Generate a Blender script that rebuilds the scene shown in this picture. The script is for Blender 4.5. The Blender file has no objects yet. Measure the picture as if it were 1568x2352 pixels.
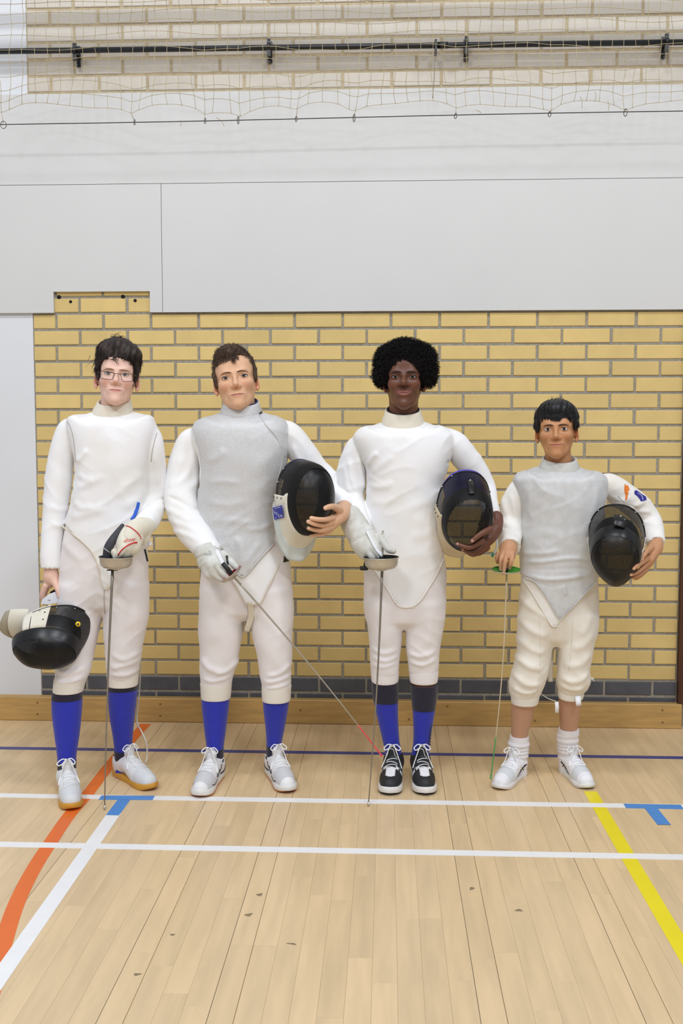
import bpy, bmesh, math, random
import numpy as np
from mathutils import Vector, Matrix
from mathutils.bvhtree import BVHTree
random.seed(7); rng = np.random.default_rng(7)
SC = bpy.context.scene
COL = SC.collection
# ------------------------------------------------------------------ camera
W, H, F = 1568.0, 2352.0, 2323.36
CAM = np.array([1.42234, -4.76119, 1.37851])
PITCH, YAW = 0.0768860, -0.0455613
_f = np.array([math.sin(YAW)*math.cos(PITCH), math.cos(YAW)*math.cos(PITCH), -math.sin(PITCH)])
_r = np.array([math.cos(YAW), -math.sin(YAW), 0.0])
_u = np.cross(_r, _f)
cd = bpy.data.cameras.new('camera'); cam = bpy.data.objects.new('camera', cd); COL.objects.link(cam)
cd.sensor_fit = 'VERTICAL'; cd.sensor_height = 36.0; cd.sensor_width = 24.0; cd.lens = 36.0*F/H
cd.clip_start = .05; cd.clip_end = 60
cam.matrix_world = Matrix(((_r[0], _u[0], -_f[0], CAM[0]), (_r[1], _u[1], -_f[1], CAM[1]), (_r[2], _u[2], -_f[2], CAM[2]), (0, 0, 0, 1)))
SC.camera = cam
# ------------------------------------------------------------------ world and hall lights
wd = bpy.data.worlds.new('hall_world'); SC.world = wd; wd.use_nodes = True
wd.node_tree.nodes['Background'].inputs[0].default_value = (.915, .968, 1.06, 1)
wd.node_tree.nodes['Background'].inputs[1].default_value = .74
def area(name, loc, size, sy, power, aim, col=(.955, .982, 1.03)):
    l = bpy.data.lights.new(name, 'AREA'); l.shape = 'RECTANGLE'; l.size = size; l.size_y = sy; l.energy = power; l.color = col
    o = bpy.data.objects.new(name, l); COL.objects.link(o); o.location = loc
    o.rotation_euler = (Vector(aim)-Vector(loc)).to_track_quat('-Z', 'Y').to_euler()
    return o
for lx, ly, pw in ((-1.8, -3.6, 95), (1.5, -3.4, 105), (4.8, -3.6, 95), (-.6, -7.2, 205), (3.6, -7.2, 205)):
    area('hall_light', (lx, ly, 6.2), 1.3, .5, pw, (lx*.6+.5, -1.0, 0.6))
SC.view_settings.view_transform = 'Standard'; SC.view_settings.look = 'None'
SC.view_settings.gamma = 1; SC.view_settings.use_curve_mapping = False
SC.view_settings.exposure = -0.66
# ------------------------------------------------------------------ pixel <-> world helpers (photo 1568x2352)
def ray(px, py):
    return _f + _r*((px-W/2)/F) - _u*((py-H/2)/F)
def at(px, py, Y):
    d = ray(px, py); t = (Y-CAM[1])/d[1]; return CAM+d*t
def onfloor(px, py, z=0.0):
    d = ray(px, py); t = (z-CAM[2])/d[2]; return CAM+d*t
def ppm(Y):                                   # pixels per metre at depth Y
    return F/((Y-CAM[1])*math.cos(YAW))
# ------------------------------------------------------------------ materials
def lin(c):
    return tuple((v/255/12.92 if v/255 <= .04045 else ((v/255+.055)/1.055)**2.4) for v in c)
MATS = {}
def mat(name, rgb, rough=.6, var=.0, nscale=20, bump=0, bscale=200, metal=0, spec=.5, sheen=0, rgb2=None, stretch=(1, 1, 1), sub=0, vcol=None, rand=0):
    if name in MATS: return MATS[name]
    m = bpy.data.materials.new(name); m.use_nodes = True; nt = m.node_tree; N = nt.nodes; L = nt.links
    b = N['Principled BSDF']
    c = lin(rgb); b.inputs['Base Color'].default_value = (*c, 1)
    b.inputs['Roughness'].default_value = rough; b.inputs['Metallic'].default_value = metal
    b.inputs['Specular IOR Level'].default_value = spec
    if sheen: b.inputs['Sheen Weight'].default_value = sheen
    if sub:
        b.inputs['Subsurface Weight'].default_value = sub; b.inputs['Subsurface Radius'].default_value = (.9, .4, .25); b.inputs['Subsurface Scale'].default_value = .006
    tc = N.new('ShaderNodeTexCoord'); mp = N.new('ShaderNodeMapping'); mp.inputs['Scale'].default_value = stretch
    L.new(tc.outputs['Object'], mp.inputs['Vector'])
    src = None
    if vcol:
        a = N.new('ShaderNodeVertexColor'); a.layer_name = vcol; src = a.outputs['Color']
    if var or rgb2 or rand:
        nz = N.new('ShaderNodeTexNoise'); nz.inputs['Scale'].default_value = nscale; nz.inputs['Detail'].default_value = 4
        if rand:
            oi = N.new('ShaderNodeObjectInfo'); ad = N.new('ShaderNodeVectorMath'); ad.operation = 'ADD'
            ml = N.new('ShaderNodeMath'); ml.operation = 'MULTIPLY'; ml.inputs[1].default_value = 37
            L.new(oi.outputs['Random'], ml.inputs[0]); L.new(mp.outputs[0], ad.inputs[0]); L.new(ml.outputs[0], ad.inputs[1]); L.new(ad.outputs[0], nz.inputs['Vector'])
        else: L.new(mp.outputs[0], nz.inputs['Vector'])
        mx = N.new('ShaderNodeMix'); mx.data_type = 'RGBA'
        c2 = lin(rgb2) if rgb2 else tuple(v*(1-var) for v in c)
        cr = N.new('ShaderNodeValToRGB'); cr.color_ramp.elements[0].position = .35; cr.color_ramp.elements[1].position = .68
        L.new(nz.outputs['Fac'], cr.inputs[0]); L.new(cr.outputs[0], mx.inputs['Factor'])
        if src:
            mx.blend_type = 'MULTIPLY'; L.new(src, mx.inputs[6]); mx.inputs[7].default_value = (1-var, 1-var*1.05, 1-var*1.1, 1)
        else:
            mx.inputs[6].default_value = (*c, 1); mx.inputs[7].default_value = (*c2, 1)
        src = mx.outputs[2]
        if rand:
            hv = N.new('ShaderNodeHueSaturation'); mr = N.new('ShaderNodeMapRange'); mr.inputs[3].default_value = 1-rand; mr.inputs[4].default_value = 1+rand*.6
            L.new(oi.outputs['Random'], mr.inputs[0]); L.new(mr.outputs[0], hv.inputs['Value']); L.new(src, hv.inputs['Color']); src = hv.outputs[0]
    if src: L.new(src, b.inputs['Base Color'])
    if bump:
        n2 = N.new('ShaderNodeTexNoise'); n2.inputs['Scale'].default_value = bscale; n2.inputs['Detail'].default_value = 3
        L.new(mp.outputs[0], n2.inputs['Vector'])
        bp = N.new('ShaderNodeBump'); bp.inputs['Strength'].default_value = bump; bp.inputs['Distance'].default_value = .004
        L.new(n2.outputs['Fac'], bp.inputs['Height']); L.new(bp.outputs[0], b.inputs['Normal'])
    MATS[name] = m; return m
# ------------------------------------------------------------------ object helpers
def tag(o, label=None, cat=None, group=None, kind=None):
    if label: o['label'] = label
    if cat: o['category'] = cat
    if group: o['group'] = group
    if kind: o['kind'] = kind
    return o
def empty(name, loc=(0, 0, 0)):
    o = bpy.data.objects.new(name, None); COL.objects.link(o); o.location = loc; o.empty_display_size = .05
    return o
def mesh_np(name, V, Fs, smooth=True):
    """V (n,3) float, Fs (m,3) or (m,4) int array or list of such arrays"""
    me = bpy.data.meshes.new(name)
    if not isinstance(Fs, (list, tuple)): Fs = [Fs]
    Fs = [np.asarray(f, dtype=np.int64) for f in Fs if len(f)]
    V = np.asarray(V, dtype=np.float32)
    me.vertices.add(len(V)); me.vertices.foreach_set('co', V.ravel())
    loops = np.concatenate([f.ravel() for f in Fs]); sizes = np.concatenate([np.full(len(f), f.shape[1]) for f in Fs])
    starts = np.concatenate([[0], np.cumsum(sizes)[:-1]])
    me.loops.add(len(loops)); me.loops.foreach_set('vertex_index', loops.astype(np.int32))
    me.polygons.add(len(sizes)); me.polygons.foreach_set('loop_start', starts.astype(np.int32))
    me.polygons.foreach_set('use_smooth', np.full(len(sizes), smooth))
    me.update(calc_edges=True); me.validate()
    return me
def put(name, me, m, parent=None):
    """me is given in world coordinates; a part keeps world coordinates under its parent"""
    o = bpy.data.objects.new(name, me); COL.objects.link(o)
    if m is not None:
        for mm in (m if isinstance(m, (list, tuple)) else [m]): me.materials.append(mm)
    if parent is not None:
        o.parent = parent
        p, loc = parent, Vector((0, 0, 0))
        while p is not None: loc += p.location; p = p.parent
        o.matrix_parent_inverse = Matrix.Translation(-loc) if parent.parent is None else Matrix.Identity(4)
        if parent.parent is not None: o.location = (0, 0, 0)
    return o
class MB:
    """collects boxes, tubes and patches into one mesh"""
    def __init__(s): s.V = []; s.Q = []; s.T = []; s.n = 0
    def add(s, V, Q=None, T=None):
        V = np.asarray(V, float)
        s.V.append(V)
        if Q is not None and len(Q): s.Q.append(np.asarray(Q)+s.n)
        if T is not None and len(T): s.T.append(np.asarray(T)+s.n)
        s.n += len(V); return s
    def box(s, x0, x1, y0, y1, z0, z1):
        V = [(x, y, z) for x in (x0, x1) for y in (y0, y1) for z in (z0, z1)]
        Q = [(0, 1, 3, 2), (4, 6, 7, 5), (0, 4, 5, 1), (2, 3, 7, 6), (0, 2, 6, 4), (1, 5, 7, 3)]
        return s.add(V, Q)
    def tube(s, pts, r, n=8, closed=False, caps=True, flat=1.0, up=None):
        P = np.asarray(pts, float); m = len(P)
        r = np.full(m, r, float) if np.isscalar(r) else np.asarray(r, float)
        if closed: T = np.roll(P, -1, 0)-np.roll(P, 1, 0)
        else: T = np.gradient(P, axis=0)
        T /= np.linalg.norm(T, axis=1)[:, None]+1e-12
        a = np.array(up, float) if up is not None else (np.array([0, 0, 1.]) if abs(T[0][2]) < .9 else np.array([0, 1., 0]))
        rings = []
        nrm = a-T[0]*(a@T[0]); nrm /= np.linalg.norm(nrm)+1e-12
        for i in range(m):
            if up is not None: nrm = np.array(up, float)
            nrm = nrm-T[i]*(nrm@T[i]); nrm /= np.linalg.norm(nrm)+1e-12
            bn = np.cross(T[i], nrm)
            th = np.arange(n)*2*math.pi/n
            rings.append(P[i]+r[i]*(np.cos(th)[:, None]*nrm*flat+np.sin(th)[:, None]*bn))
        V = np.concatenate(rings); Q = []
        j = np.arange(n); jn = (j+1) % n
        for i in range(m if closed else m-1):
            i2 = (i+1) % m
            Q.append(np.stack([i*n+j, i*n+jn, i2*n+jn, i2*n+j], 1))
        T3 = []
        if caps and not closed:
            for base, c, fl in ((0, P[0], True), ((m-1)*n, P[-1], False)):
                V = np.vstack([V, c]); ci = len(V)-1
                T3.append(np.stack([np.full(n, ci), base+(jn if fl else j), base+(j if fl else jn)], 1))
        return s.add(V, np.concatenate(Q), np.concatenate(T3) if T3 else None)
    def grid(s, G, closed_u=False):
        """G (a,b,3) grid of points"""
        G = np.asarray(G, float); a, b = G.shape[:2]
        I = np.arange(a*b).reshape(a, b)
        if closed_u: I = np.concatenate([I, I[:1]], 0)
        Q = np.stack([I[:-1, :-1], I[1:, :-1], I[1:, 1:], I[:-1, 1:]], -1).reshape(-1, 4)
        return s.add(G.reshape(-1, 3), Q)
    def sphere(s, c, r, n=10):
        r = np.array([r, r, r]) if np.isscalar(r) else np.asarray(r)
        th = np.linspace(0, math.pi, n); ph = np.arange(2*n)*math.pi/n
        G = np.stack([np.outer(np.cos(ph), np.sin(th)), np.outer(np.sin(ph), np.sin(th)), np.outer(np.ones(2*n), np.cos(th))], -1)
        return s.grid(np.asarray(c)+G*r, True)
    def mesh(s, name='m', smooth=True):
        return mesh_np(name, np.concatenate(s.V), [np.concatenate(x) for x in (s.Q, s.T) if x], smooth)
    def build(s, name, m, parent=None, smooth=True):
        return put(name, s.mesh(name, smooth), m, parent)
def bev_box_mesh(sx, sy, sz, bev):
    bm = bmesh.new(); bmesh.ops.create_cube(bm, size=1)
    bmesh.ops.scale(bm, vec=(sx, sy, sz), verts=bm.verts)
    es = [e for e in bm.edges if any(v.co.y < 0 for v in e.verts)]
    bmesh.ops.bevel(bm, geom=es, offset=bev, segments=1, affect='EDGES')
    me = bpy.data.meshes.new('brick'); bm.to_mesh(me); bm.free(); return me
def catmull(P, n=6):
    P = np.asarray(P, float)
    if len(P) < 3: return np.array([P[0]+(P[-1]-P[0])*t for t in np.linspace(0, 1, n+1)])
    Q = np.vstack([2*P[0]-P[1], P, 2*P[-1]-P[-2]]); out = []
    for i in range(1, len(Q)-2):
        p0, p1, p2, p3 = Q[i-1], Q[i], Q[i+1], Q[i+2]
        for t in np.arange(n)/n:
            out.append(.5*((2*p1)+(-p0+p2)*t+(2*p0-5*p1+4*p2-p3)*t*t+(-p0+3*p1-3*p2+p3)*t**3))
    out.append(P[-1]); return np.array(out)
# ================================================================== THE HALL
m_mortarc = mat('cream_mortar', (192, 176, 144), .9, .2, 40, .4, 200)
m_mortar = mat('mortar', (160, 154, 140), .9, .25, 60, .5, 300)
m_brick = mat('yellow_brick', (219, 191, 124), .75, .08, 9, .10, 220, rand=.07)
m_brickc = mat('cream_painted_brick', (208, 200, 187), .7, .07, 8, .35, 120, rand=.05)
m_brickg = mat('grey_engineering_brick', (84, 86, 93), .5, .2, 14, .3, 200, rand=.12)
m_board = mat('white_panel', (208, 208, 206), .55, .02, 3, .05, 60)
m_wpaint = mat('white_wall_paint', (220, 222, 225), .6, .03, 3, .08, 60)
m_sk = mat('skirting_wood', (199, 160, 96), .5, .22, 5, .12, 90, stretch=(1.2, 9, 9))
m_floor = mat('maple_board', (224, 197, 156), .34, .13, 3.2, .05, 60, stretch=(9, .9, 1), rand=.055, spec=.4)
m_gap = mat('floor_gap', (166, 136, 96), .8)
m_seamfl = mat('dark_floor_seam', (74, 58, 40), .8)
m_white = mat('white_court_paint', (240, 240, 240), .4, .04, 12)
m_blueline = mat('navy_court_paint', (66, 72, 140), .4, .08, 12)
m_orange = mat('orange_court_paint', (232, 112, 42), .4, .06, 10)
m_yellow = mat('yellow_court_paint', (238, 220, 36), .4, .05, 10)
m_tape = mat('blue_tape', (78, 142, 212), .5, .08, 14)
m_black = mat('black_painted_steel', (26, 26, 28), .35, .2, 20)
m_brown = mat('dark_brown_timber', (78, 42, 22), .45, .25, 6, .1, 80, stretch=(9, 9, 1))
m_hole = mat('drill_hole', (14, 12, 10), .9)
m_cord = mat('net_cord', (186, 170, 134), .9, .2, 50)
m_wire = mat('steel_wire', (70, 68, 66), .5, .2, 40, metal=.5)
m_ring = mat('steel_hook', (120, 112, 104), .4, .2, 40, metal=.7)
BR, CO, JO = .225, .075, .0115
Z0, X0 = .21857, -.13931
XL, XR = -.252, 2.782
BZ0, BZ1 = 1.9463, 2.9446
floor = MB().box(-3, 6.5, -9, .3, -.05, -.0045).build('floor', m_gap, smooth=False); tag(floor, kind='structure')
wall = MB().box(-3, 6.5, -.0015, .3, -.05, 7).build('wall_back', m_mortar, smooth=False); tag(wall, kind='structure')
# --- bricks: each its own piece
hidden_boxes = [(215, 305, 940, 1260), (470, 640, 960, 1260), (845, 1005, 970, 1320), (1215, 1370, 1060, 1320), (165, 215, 1230, 1400), (260, 330, 1330, 1500), (470, 540, 1330, 1500), (600, 660, 1330, 1500), (850, 910, 1330, 1500), (945, 1010, 1330, 1500), (1200, 1260, 1330, 1560), (1290, 1350, 1340, 1560)]
def project(p):
    v = np.asarray(p)-CAM; d = v@_f; return W/2+F*(v@_r)/d, H/2-F*(v@_u)/d
brick_cache = {}
brick_parts = []
infill = MB()
def brick(x0, x1, z0, z1, m, parent, name='brick', hide=False, proud=.012):
    w, h = round(x1-x0, 4), round(z1-z0, 4)
    if hide:
        infill.box(x0, x1, -.006, .012, z0, z1); return
    k = (w, h, m.name)
    if k not in brick_cache:
        me = bev_box_mesh(w, .03, h, .0028); me.materials.append(m); brick_cache[k] = me
    o = bpy.data.objects.new(name, brick_cache[k]); COL.objects.link(o)
    jx = random.uniform(-.0012, .0012)
    o.location = ((x0+x1)/2+jx, .015-.006+random.uniform(-.0015, .0015), (z0+z1)/2+random.uniform(-.0008, .0008)); o.rotation_euler = (random.uniform(-.004, .004), random.uniform(-.003, .003), random.uniform(-.004, .004))
    o.parent = parent; return o
plinth = MB().box(XL, XR, -.002, .012, 0, Z0-.004).build('wall_plinth', m_mortar, smooth=False); tag(plinth, kind='structure')
upper = MB().box(XL, 4.2, -.002, .012, BZ1-.02, 3.6).build('wall_upper', m_mortarc, smooth=False); tag(upper, kind='structure')
def course(row, m, parent, xl, xr, off, zbase=Z0, xbase=X0):
    z0 = zbase+row*CO+JO/2; z1 = z0+CO-JO
    i = math.floor((xl-xbase)/BR)-1
    while True:
        a = xbase+(i+off)*BR+JO/2; b = a+BR-JO; i += 1
        if a > xr: break
        a2, b2 = max(a, xl), min(b, xr)
        if b2-a2 < .02: continue
        px, py = project(((a2+b2)/2, 0, (z0+z1)/2))
        hide = parent is wall and any(x0 < px < x1 and y0 < py < y1 for x0, x1, y0, y1 in hidden_boxes)
        brick(a2, b2, z0, z1, m, parent, hide=hide)
for r in range(0, 23): course(r, m_brick, wall, XL+.004, XR, 0 if r % 2 == 0 else .5)
for r in (23, 24): course(r, m_brick, wall, -.16, .318, 0 if r % 2 == 0 else .5)
for r in (-1, -2, -3): course(r, m_brickg, plinth, XL+.004, XR, .5 if r % 2 else 0)
ib = infill.build('brick_infill', m_brick, wall, smooth=False); tag(ib, kind='stuff')
# cream painted bricks above the panel
zc = at(300, 213, 0)[2]
xc = at(118, 195, 0)[0]
for r in range(0, 9): course(r, m_brickc, upper, XL+.004, 3.3, 0 if r % 2 == 0 else .5, zbase=zc+.003, xbase=xc)
# --- white wall at the left
wl = MB().box(-3, XL, -.004, .3, 0, 7).build('wall_left', m_wpaint, smooth=False); tag(wl, kind='structure')
# --- white backboard panels (with the notch)
pan = empty('wall_panelling', (1.2, 0, BZ0)); tag(pan, kind='structure')
zs = at(700, 418, -.02)[2]; xs = at(372, 600, -.02)[0]
n0, n1, nz = at(123, 690, -.02)[0], at(344, 690, -.02)[0], at(230, 669.5, -.02)[2]
def panel(pts):
    bm = bmesh.new(); vs = [bm.verts.new((x, -.022, z)) for x, z in pts]; f = bm.faces.new(vs)
    ex = bmesh.ops.extrude_face_region(bm, geom=[f]); bmesh.ops.translate(bm, vec=(0, .024, 0), verts=[v for v in ex['geom'] if isinstance(v, bmesh.types.BMVert)])
    bmesh.ops.recalc_face_normals(bm, faces=bm.faces); me = bpy.data.meshes.new('panel'); bm.to_mesh(me); bm.free()
    return put('panel', me, m_board, pan)
g = .0012
panel([(-3, zs+g), (6, zs+g), (6, BZ1), (-3, BZ1)])
panel([(-3, BZ0), (n0, BZ0), (n0, nz), (n1, nz), (n1, BZ0), (xs-g, BZ0), (xs-g, zs-g), (-3, zs-g)])
panel([(xs+g, BZ0), (6, BZ0), (6, zs-g), (xs+g, zs-g)])
# drilled holes in the notch bricks
for px, py, r in ((162, 693, .0075), (310, 690, .0075), (135, 682, .009), (282, 681, .009)):
    c = at(px, py, -.0075); mb = MB()
    th = np.linspace(0, 2*math.pi, 13)[:-1]
    mb.tube([c, c+np.array([0, .012, 0])], r, 12)
    mb.build('drill_hole', m_hole, wall)
# --- skirting board
zk = at(700, 1608, -.045)[2]
def skirt(x0, x1):
    me = bev_box_mesh(x1-x0, .046, zk, .004); o = put('baseboard_back', me, m_sk); o.location = ((x0+x1)/2, -.0225, zk/2); tag(o, kind='structure'); return o
sk_end = at(1566, 1640, -.045)[0]
sk = skirt(-3, sk_end)
m_knot = mat('wood_plug', (150, 112, 58), .6, .2, 80)
for px, py in ((86, 1614), (86, 1640), (368, 1617), (368, 1644), (690, 1631), (939, 1652), (1228, 1655), (1521, 1631), (1521, 1659), (1027, 1622)):
    c = at(px, py, -.0455); mb = MB().tube([c+np.array([0, .002, 0]), c-np.array([0, .0004, 0])], .0055, 10); mb.build('wood_plug', m_knot, None)
    o = COL.objects[-1]; o.parent = sk; o.matrix_parent_inverse = Matrix.Translation(-sk.location)
post = MB().box(XR+.004, XR+.14, -.035, .02, zk+.001, BZ0-.001).build('trim_1', m_brown, smooth=False); tag(post, kind='structure')
# --- floor boards, each strip its own piece
xs0 = onfloor(629, 1842)[0]
PW = .129; SW = PW/2
bd_cache = {}
far = MB()
nvis = 0
for i in range(-40, 42):
    xa = xs0+i*SW
    gap = .0005 if i % 2 == 0 else .0002
    if i in (-10, -4, 0, 10, 16): gap = .0026
    y = -.03+rng.uniform(-.5, 0)
    y1 = .02
    while y1 > -8.5:
        ln = rng.uniform(.42, .98)
        y0 = y1-ln
        if y1 > .01: y0 = y1-rng.uniform(.15, .95)
        # in view?
        vis = False
        if y1 > -2.75:
            for yy in (min(y1, -.045), max(y0, -2.5), (max(y0, -2.5)+min(y1, -.05))/2):
                px, py = project((xa+SW/2, yy, 0))
                if -30 < px < W+30 and 1640 < py < H+40: vis = True
        if vis and nvis < 300:
            nvis += 1
            w, l = SW-gap, round(y1-y0-.0008, 3)
            me = bev_box_mesh(w, l, .012, .0002); me.materials.append(m_floor)
            for v in me.vertices: pass
            o = bpy.data.objects.new('floor_board', me); COL.objects.link(o); o.location = (xa+SW/2, (y0+y1)/2, -.006-rng.uniform(0, .00015)); o.parent = floor
        else:
            far.box(xa+gap/2, xa+SW-gap/2, y0, y1-.0008, -.012, -.0001)
        y1 = y0
for i in (-10, -4, 0, 10, 16): MB().box(xs0+i*SW-.0012, xs0+i*SW+.0012, -8.5, .02, -.006, -.0004).build('board_gap', m_seamfl, floor, smooth=False)
fb = far.build('floor_board_field', m_floor, floor, smooth=False); tag(fb, kind='stuff')
print('visible boards', nvis)
# --- court lines
def strip(pts, w, name, m, z=.0006, parent=floor, ends=None):
    P = np.array(pts, float); T = np.gradient(P, axis=0); T /= np.linalg.norm(T, axis=1)[:, None]
    Nn = np.stack([-T[:, 1], T[:, 0]], 1)
    A, B = P+Nn*w/2, P-Nn*w/2
    G = np.stack([np.column_stack([A, np.full(len(P), z)]), np.column_stack([B, np.full(len(P), z)])], 1)
    mb = MB().grid(G); G2 = G.copy(); G2[:, :, 2] = 0; mb.grid(np.stack([G[:, 0], G2[:, 0]], 1)); mb.grid(np.stack([G2[:, 1], G[:, 1]], 1))
    o = mb.build(name, m, parent, smooth=False)
    return o
def fl(pts): return [onfloor(*p)[:2] for p in pts]
strip([(-3, -1.0494), (6.5, -1.0494)], .042, 'court_line', m_white, .0010)['label'] = 'white line running just in front of the shoes'
strip([(-3, -1.505), (6.5, -1.505)], .042, 'court_line', m_white, .0010)['label'] = 'white line further out from the wall'
strip([(-3, -.4734), (6.5, -.4734)], .036, 'court_line', m_blueline, .0010)['label'] = 'navy blue line behind the shoes'
oc = fl([(334, 1663), (262, 1745), (201, 1824), (160, 1871), (118, 1932), (75, 2000), (38, 2075), (8, 2165), (-25, 2290)])
strip(catmull(oc, 5), .05, 'court_line', m_orange, .0006)['label'] = 'curved orange line'
strip(fl([(262, 1868), (-200, 2530)]), .05, 'court_line', m_white, .0007)['label'] = 'white line running away from the wall'
strip(fl([(1355, 1818), (1452, 1985), (1573, 2190), (1750, 2490)]), .05, 'court_line', m_yellow, .0007)['label'] = 'yellow line'
def tee(name, bar, stem, lab):
    e = empty(name, (*onfloor(*bar[0])[:2], 0)); tag(e, lab, 'tape', 'blue tape marks on the floor')
    strip(fl(bar), .042, 'tape_strip', m_tape, .0016, e); strip(fl(stem), .047, 'tape_strip', m_tape, .0014, e)
tee('floor_tape', [(230, 1832.5), (353, 1833)], [(284, 1838), (258, 1873)], 'blue tape T stuck on the floor beside the orange line')
tee('floor_tape', [(1434, 1851.5), (1566, 1854)], [(1494, 1856), (1525, 1895)], 'blue tape T stuck on the floor beside the yellow line')
# a few scuffs pressed into the boards
m_scuff = mat('dark_scuff', (146, 128, 98), .7, .3, 60)
for px, py, a, b, ang in ((596, 2055, 7, 4, .2), (571, 2101, 9, 4, .3), (1191, 2091, 9, 3, 0), (1083, 2041, 6, 4, .5), (315, 2238, 9, 3, .1), (396, 2147, 6, 2.5, 0), (670, 2168, 12, 2, -.2), (1500, 2420, 5, 3, 0)):
    c = onfloor(px, py); k = 1/ppm(c[1]); th = np.linspace(0, 2*math.pi, 15)[:-1]
    rr = 1+.25*np.sin(3*th+px)
    V = [(c[0]+math.cos(t)*a*k*q, c[1]+math.sin(t)*b*k*1.8*q+math.cos(t)*a*k*ang, .0004) for t, q in zip(th, rr)]+[(c[0], c[1], .0005)]
    put('scuff_mark', mesh_np('s', V, np.array([(i, (i+1) % 14, 14) for i in range(14)])), m_scuff, floor)
# --- steel pipe with brackets
YP = -.075
pipe = empty('wall_pipe', at(784, 107, YP)); tag(pipe, 'long black steel pipe bracketed to the upper wall', 'pipe')
pa, pb = at(-120, 119.5, YP), at(1700, 95, YP)
MB().tube([pa, pb], .0125, 14).build('tube', m_black, pipe)
ca, cb = at(1005, 104, YP), at(1028, 103.5, YP)
MB().tube([ca, cb], .0145, 14).build('coupling', m_black, pipe)
for px, py in ((171, 117), (617, 106.5), (1071, 101.5), (1531, 95.5)):
    c = at(px, py, YP); mb = MB()
    th = np.linspace(0, 2*math.pi, 17)
    mb.tube([c+np.array([-.007, 0, 0]), c+np.array([.007, 0, 0])], .0155, 14)
    br = mb.build('bracket', m_black, pipe)
    MB().box(c[0]-.008, c[0]+.008, -.02, -.004, c[2]-.05, c[2]+.042).box(c[0]-.006, c[0]+.006, -.075, -.02, c[2]-.006, c[2]+.006).box(c[0]-.008, c[0]+.008, -.08, -.066, c[2]-.042, c[2]+.034).build('bracket_plate', m_black, pipe, smooth=False)
    for dz in (.028, -.034): MB().sphere((c[0], -.0815, c[2]+dz), .0035, 6).build('screw', m_ring, pipe)
# --- hall net with its wire and hooks
YN = -.20
def cable_y(px): return 286-(px/1568)*31
net = empty('climbing_net', at(784, 200, YN)); tag(net, 'pale string safety net drooping across the upper brick wall', 'net')
sp = 27.6
nv = 62
hooks = [8, 309, 471, 547, 680, 813, 1046, 1262, 1436]
rowsy = [-30, 1, 26, 50, 78, 109, 135, 163, 192, 219, 245]
def netpt(i, j):
    px = -30+i*sp; base = rowsy[j]
    s = px/1568
    py = base-(s-.3)*(8+6*j/10)
    # droop waves that grow towards the bottom
    k = j/10
    py += 6*math.sin(i*.55+j*.9)*(.5+.5*k)+4*math.sin(i*.23+j*.35)
    if j >= 5:
        d = min(abs(px-h) for h in hooks); py += k**2*(16*math.exp(-(d/34)**2)-3)
        hx = min(hooks, key=lambda h: abs(px-h)); px += (hx-px)*.45*k**3*math.exp(-(d/40)**2)
    px += 3*math.sin(j*.8+i*.3)*k+2*math.sin(j*1.7+i)
    yy = YN+.03*math.sin(i*.4+j*.6)-.02*k
    return at(px, py, yy)
GP = np.array([[netpt(i, j) for j in range(len(rowsy))] for i in range(nv)])
for i in range(nv):
    MB().tube(catmull(GP[i], 3), .0011, 5).build('net_cord', m_cord, net)
for j in range(len(rowsy)):
    MB().tube(catmull(GP[:, j], 3), .0011, 5).build('net_cord', m_cord, net)
kn = MB()
for i in range(nv):
    for j in range(len(rowsy)): kn.sphere(GP[i, j], .0026, 4)
tag(kn.build('net_knots', m_cord, net), kind='stuff')
for hx in hooks:
    top = GP[min(range(nv), key=lambda i: abs(project(GP[i, -1])[0]-hx)), -1]; b = at(hx, cable_y(hx)-2, YN)
    MB().tube([top, b], .0012, 5).build('net_cord', m_cord, net)
for px, py, dx, dy in ((413, 276, 2, 14), (497, 270, 18, 20), (1332, 222, 4, 26), (1366, 210, 0, 24), (1092, 254, 12, 6), (1395, 230, 2, 24)):
    a = at(px, py, YN); b = at(px+dx, py+dy, YN); MB().tube(catmull([a, (a+b)/2+np.array([.004, 0, .003]), b], 4), .0013, 5).build('loose_end', m_cord, net)
wire = MB().tube([at(px, cable_y(px)+1.2*math.sin(px*.004), YN) for px in range(-200, 1801, 100)], .0021, 8).build('net_wire', m_wire)
tag(wire, 'thin taut steel wire that the net is hooked onto', 'wire')
for hx in hooks:
    c = at(hx, cable_y(hx)+1, YN); mb = MB(); th = np.linspace(0, 2*math.pi, 17)[:-1]
    big = hx in (8,)
    a = .013 if big else .005; b = .016 if hx in (8, 547, 813, 1436) else .011
    mb.tube([c+np.array([math.cos(t)*a, -math.cos(t)*.009*(0 if big else 1), math.sin(t)*b]) for t in th], .0017, 6, closed=True)
    o = mb.build('snap_ring', m_ring); 
    tag(o, 'large round steel ring at the end of the net wire' if big else 'small steel ring hooking the net onto the wire', 'ring', None if big else 'rings along the net wire')
shade_beam = empty('added_shade_beam', (1.4, -.3, 3.42)); tag(shade_beam, 'added unseen beam that shades the upper bricks', 'beam')  # unseen beam added to throw a band of shade on the upper bricks
MB().box(-3, 6, -.32, -.28, 3.375, 3.425).build('beam', mat('grey_shade_beam', (120, 122, 124), .5), shade_beam, smooth=False)
# strap hanging from the pipe
strap = empty('hanging_strap', at(1000, 120, -.1)); tag(strap, 'black clip with thin cord hanging from the steel pipe', 'strap')
c = at(1000, 108, YP-.001)
MB().box(c[0]-.005, c[0]+.005, YP-.024, YP+.02, c[2]-.035, c[2]+.026).build('clip', m_black, strap, smooth=False)
MB().tube(catmull([at(1000, 124, -.095), at(998, 150, -.095), at(996, 190, -.09), at(993, 226, -.09)], 4), .0016, 6).build('cord', mat('grey_cord', (130, 120, 104), .8, .1, 40), strap)
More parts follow.
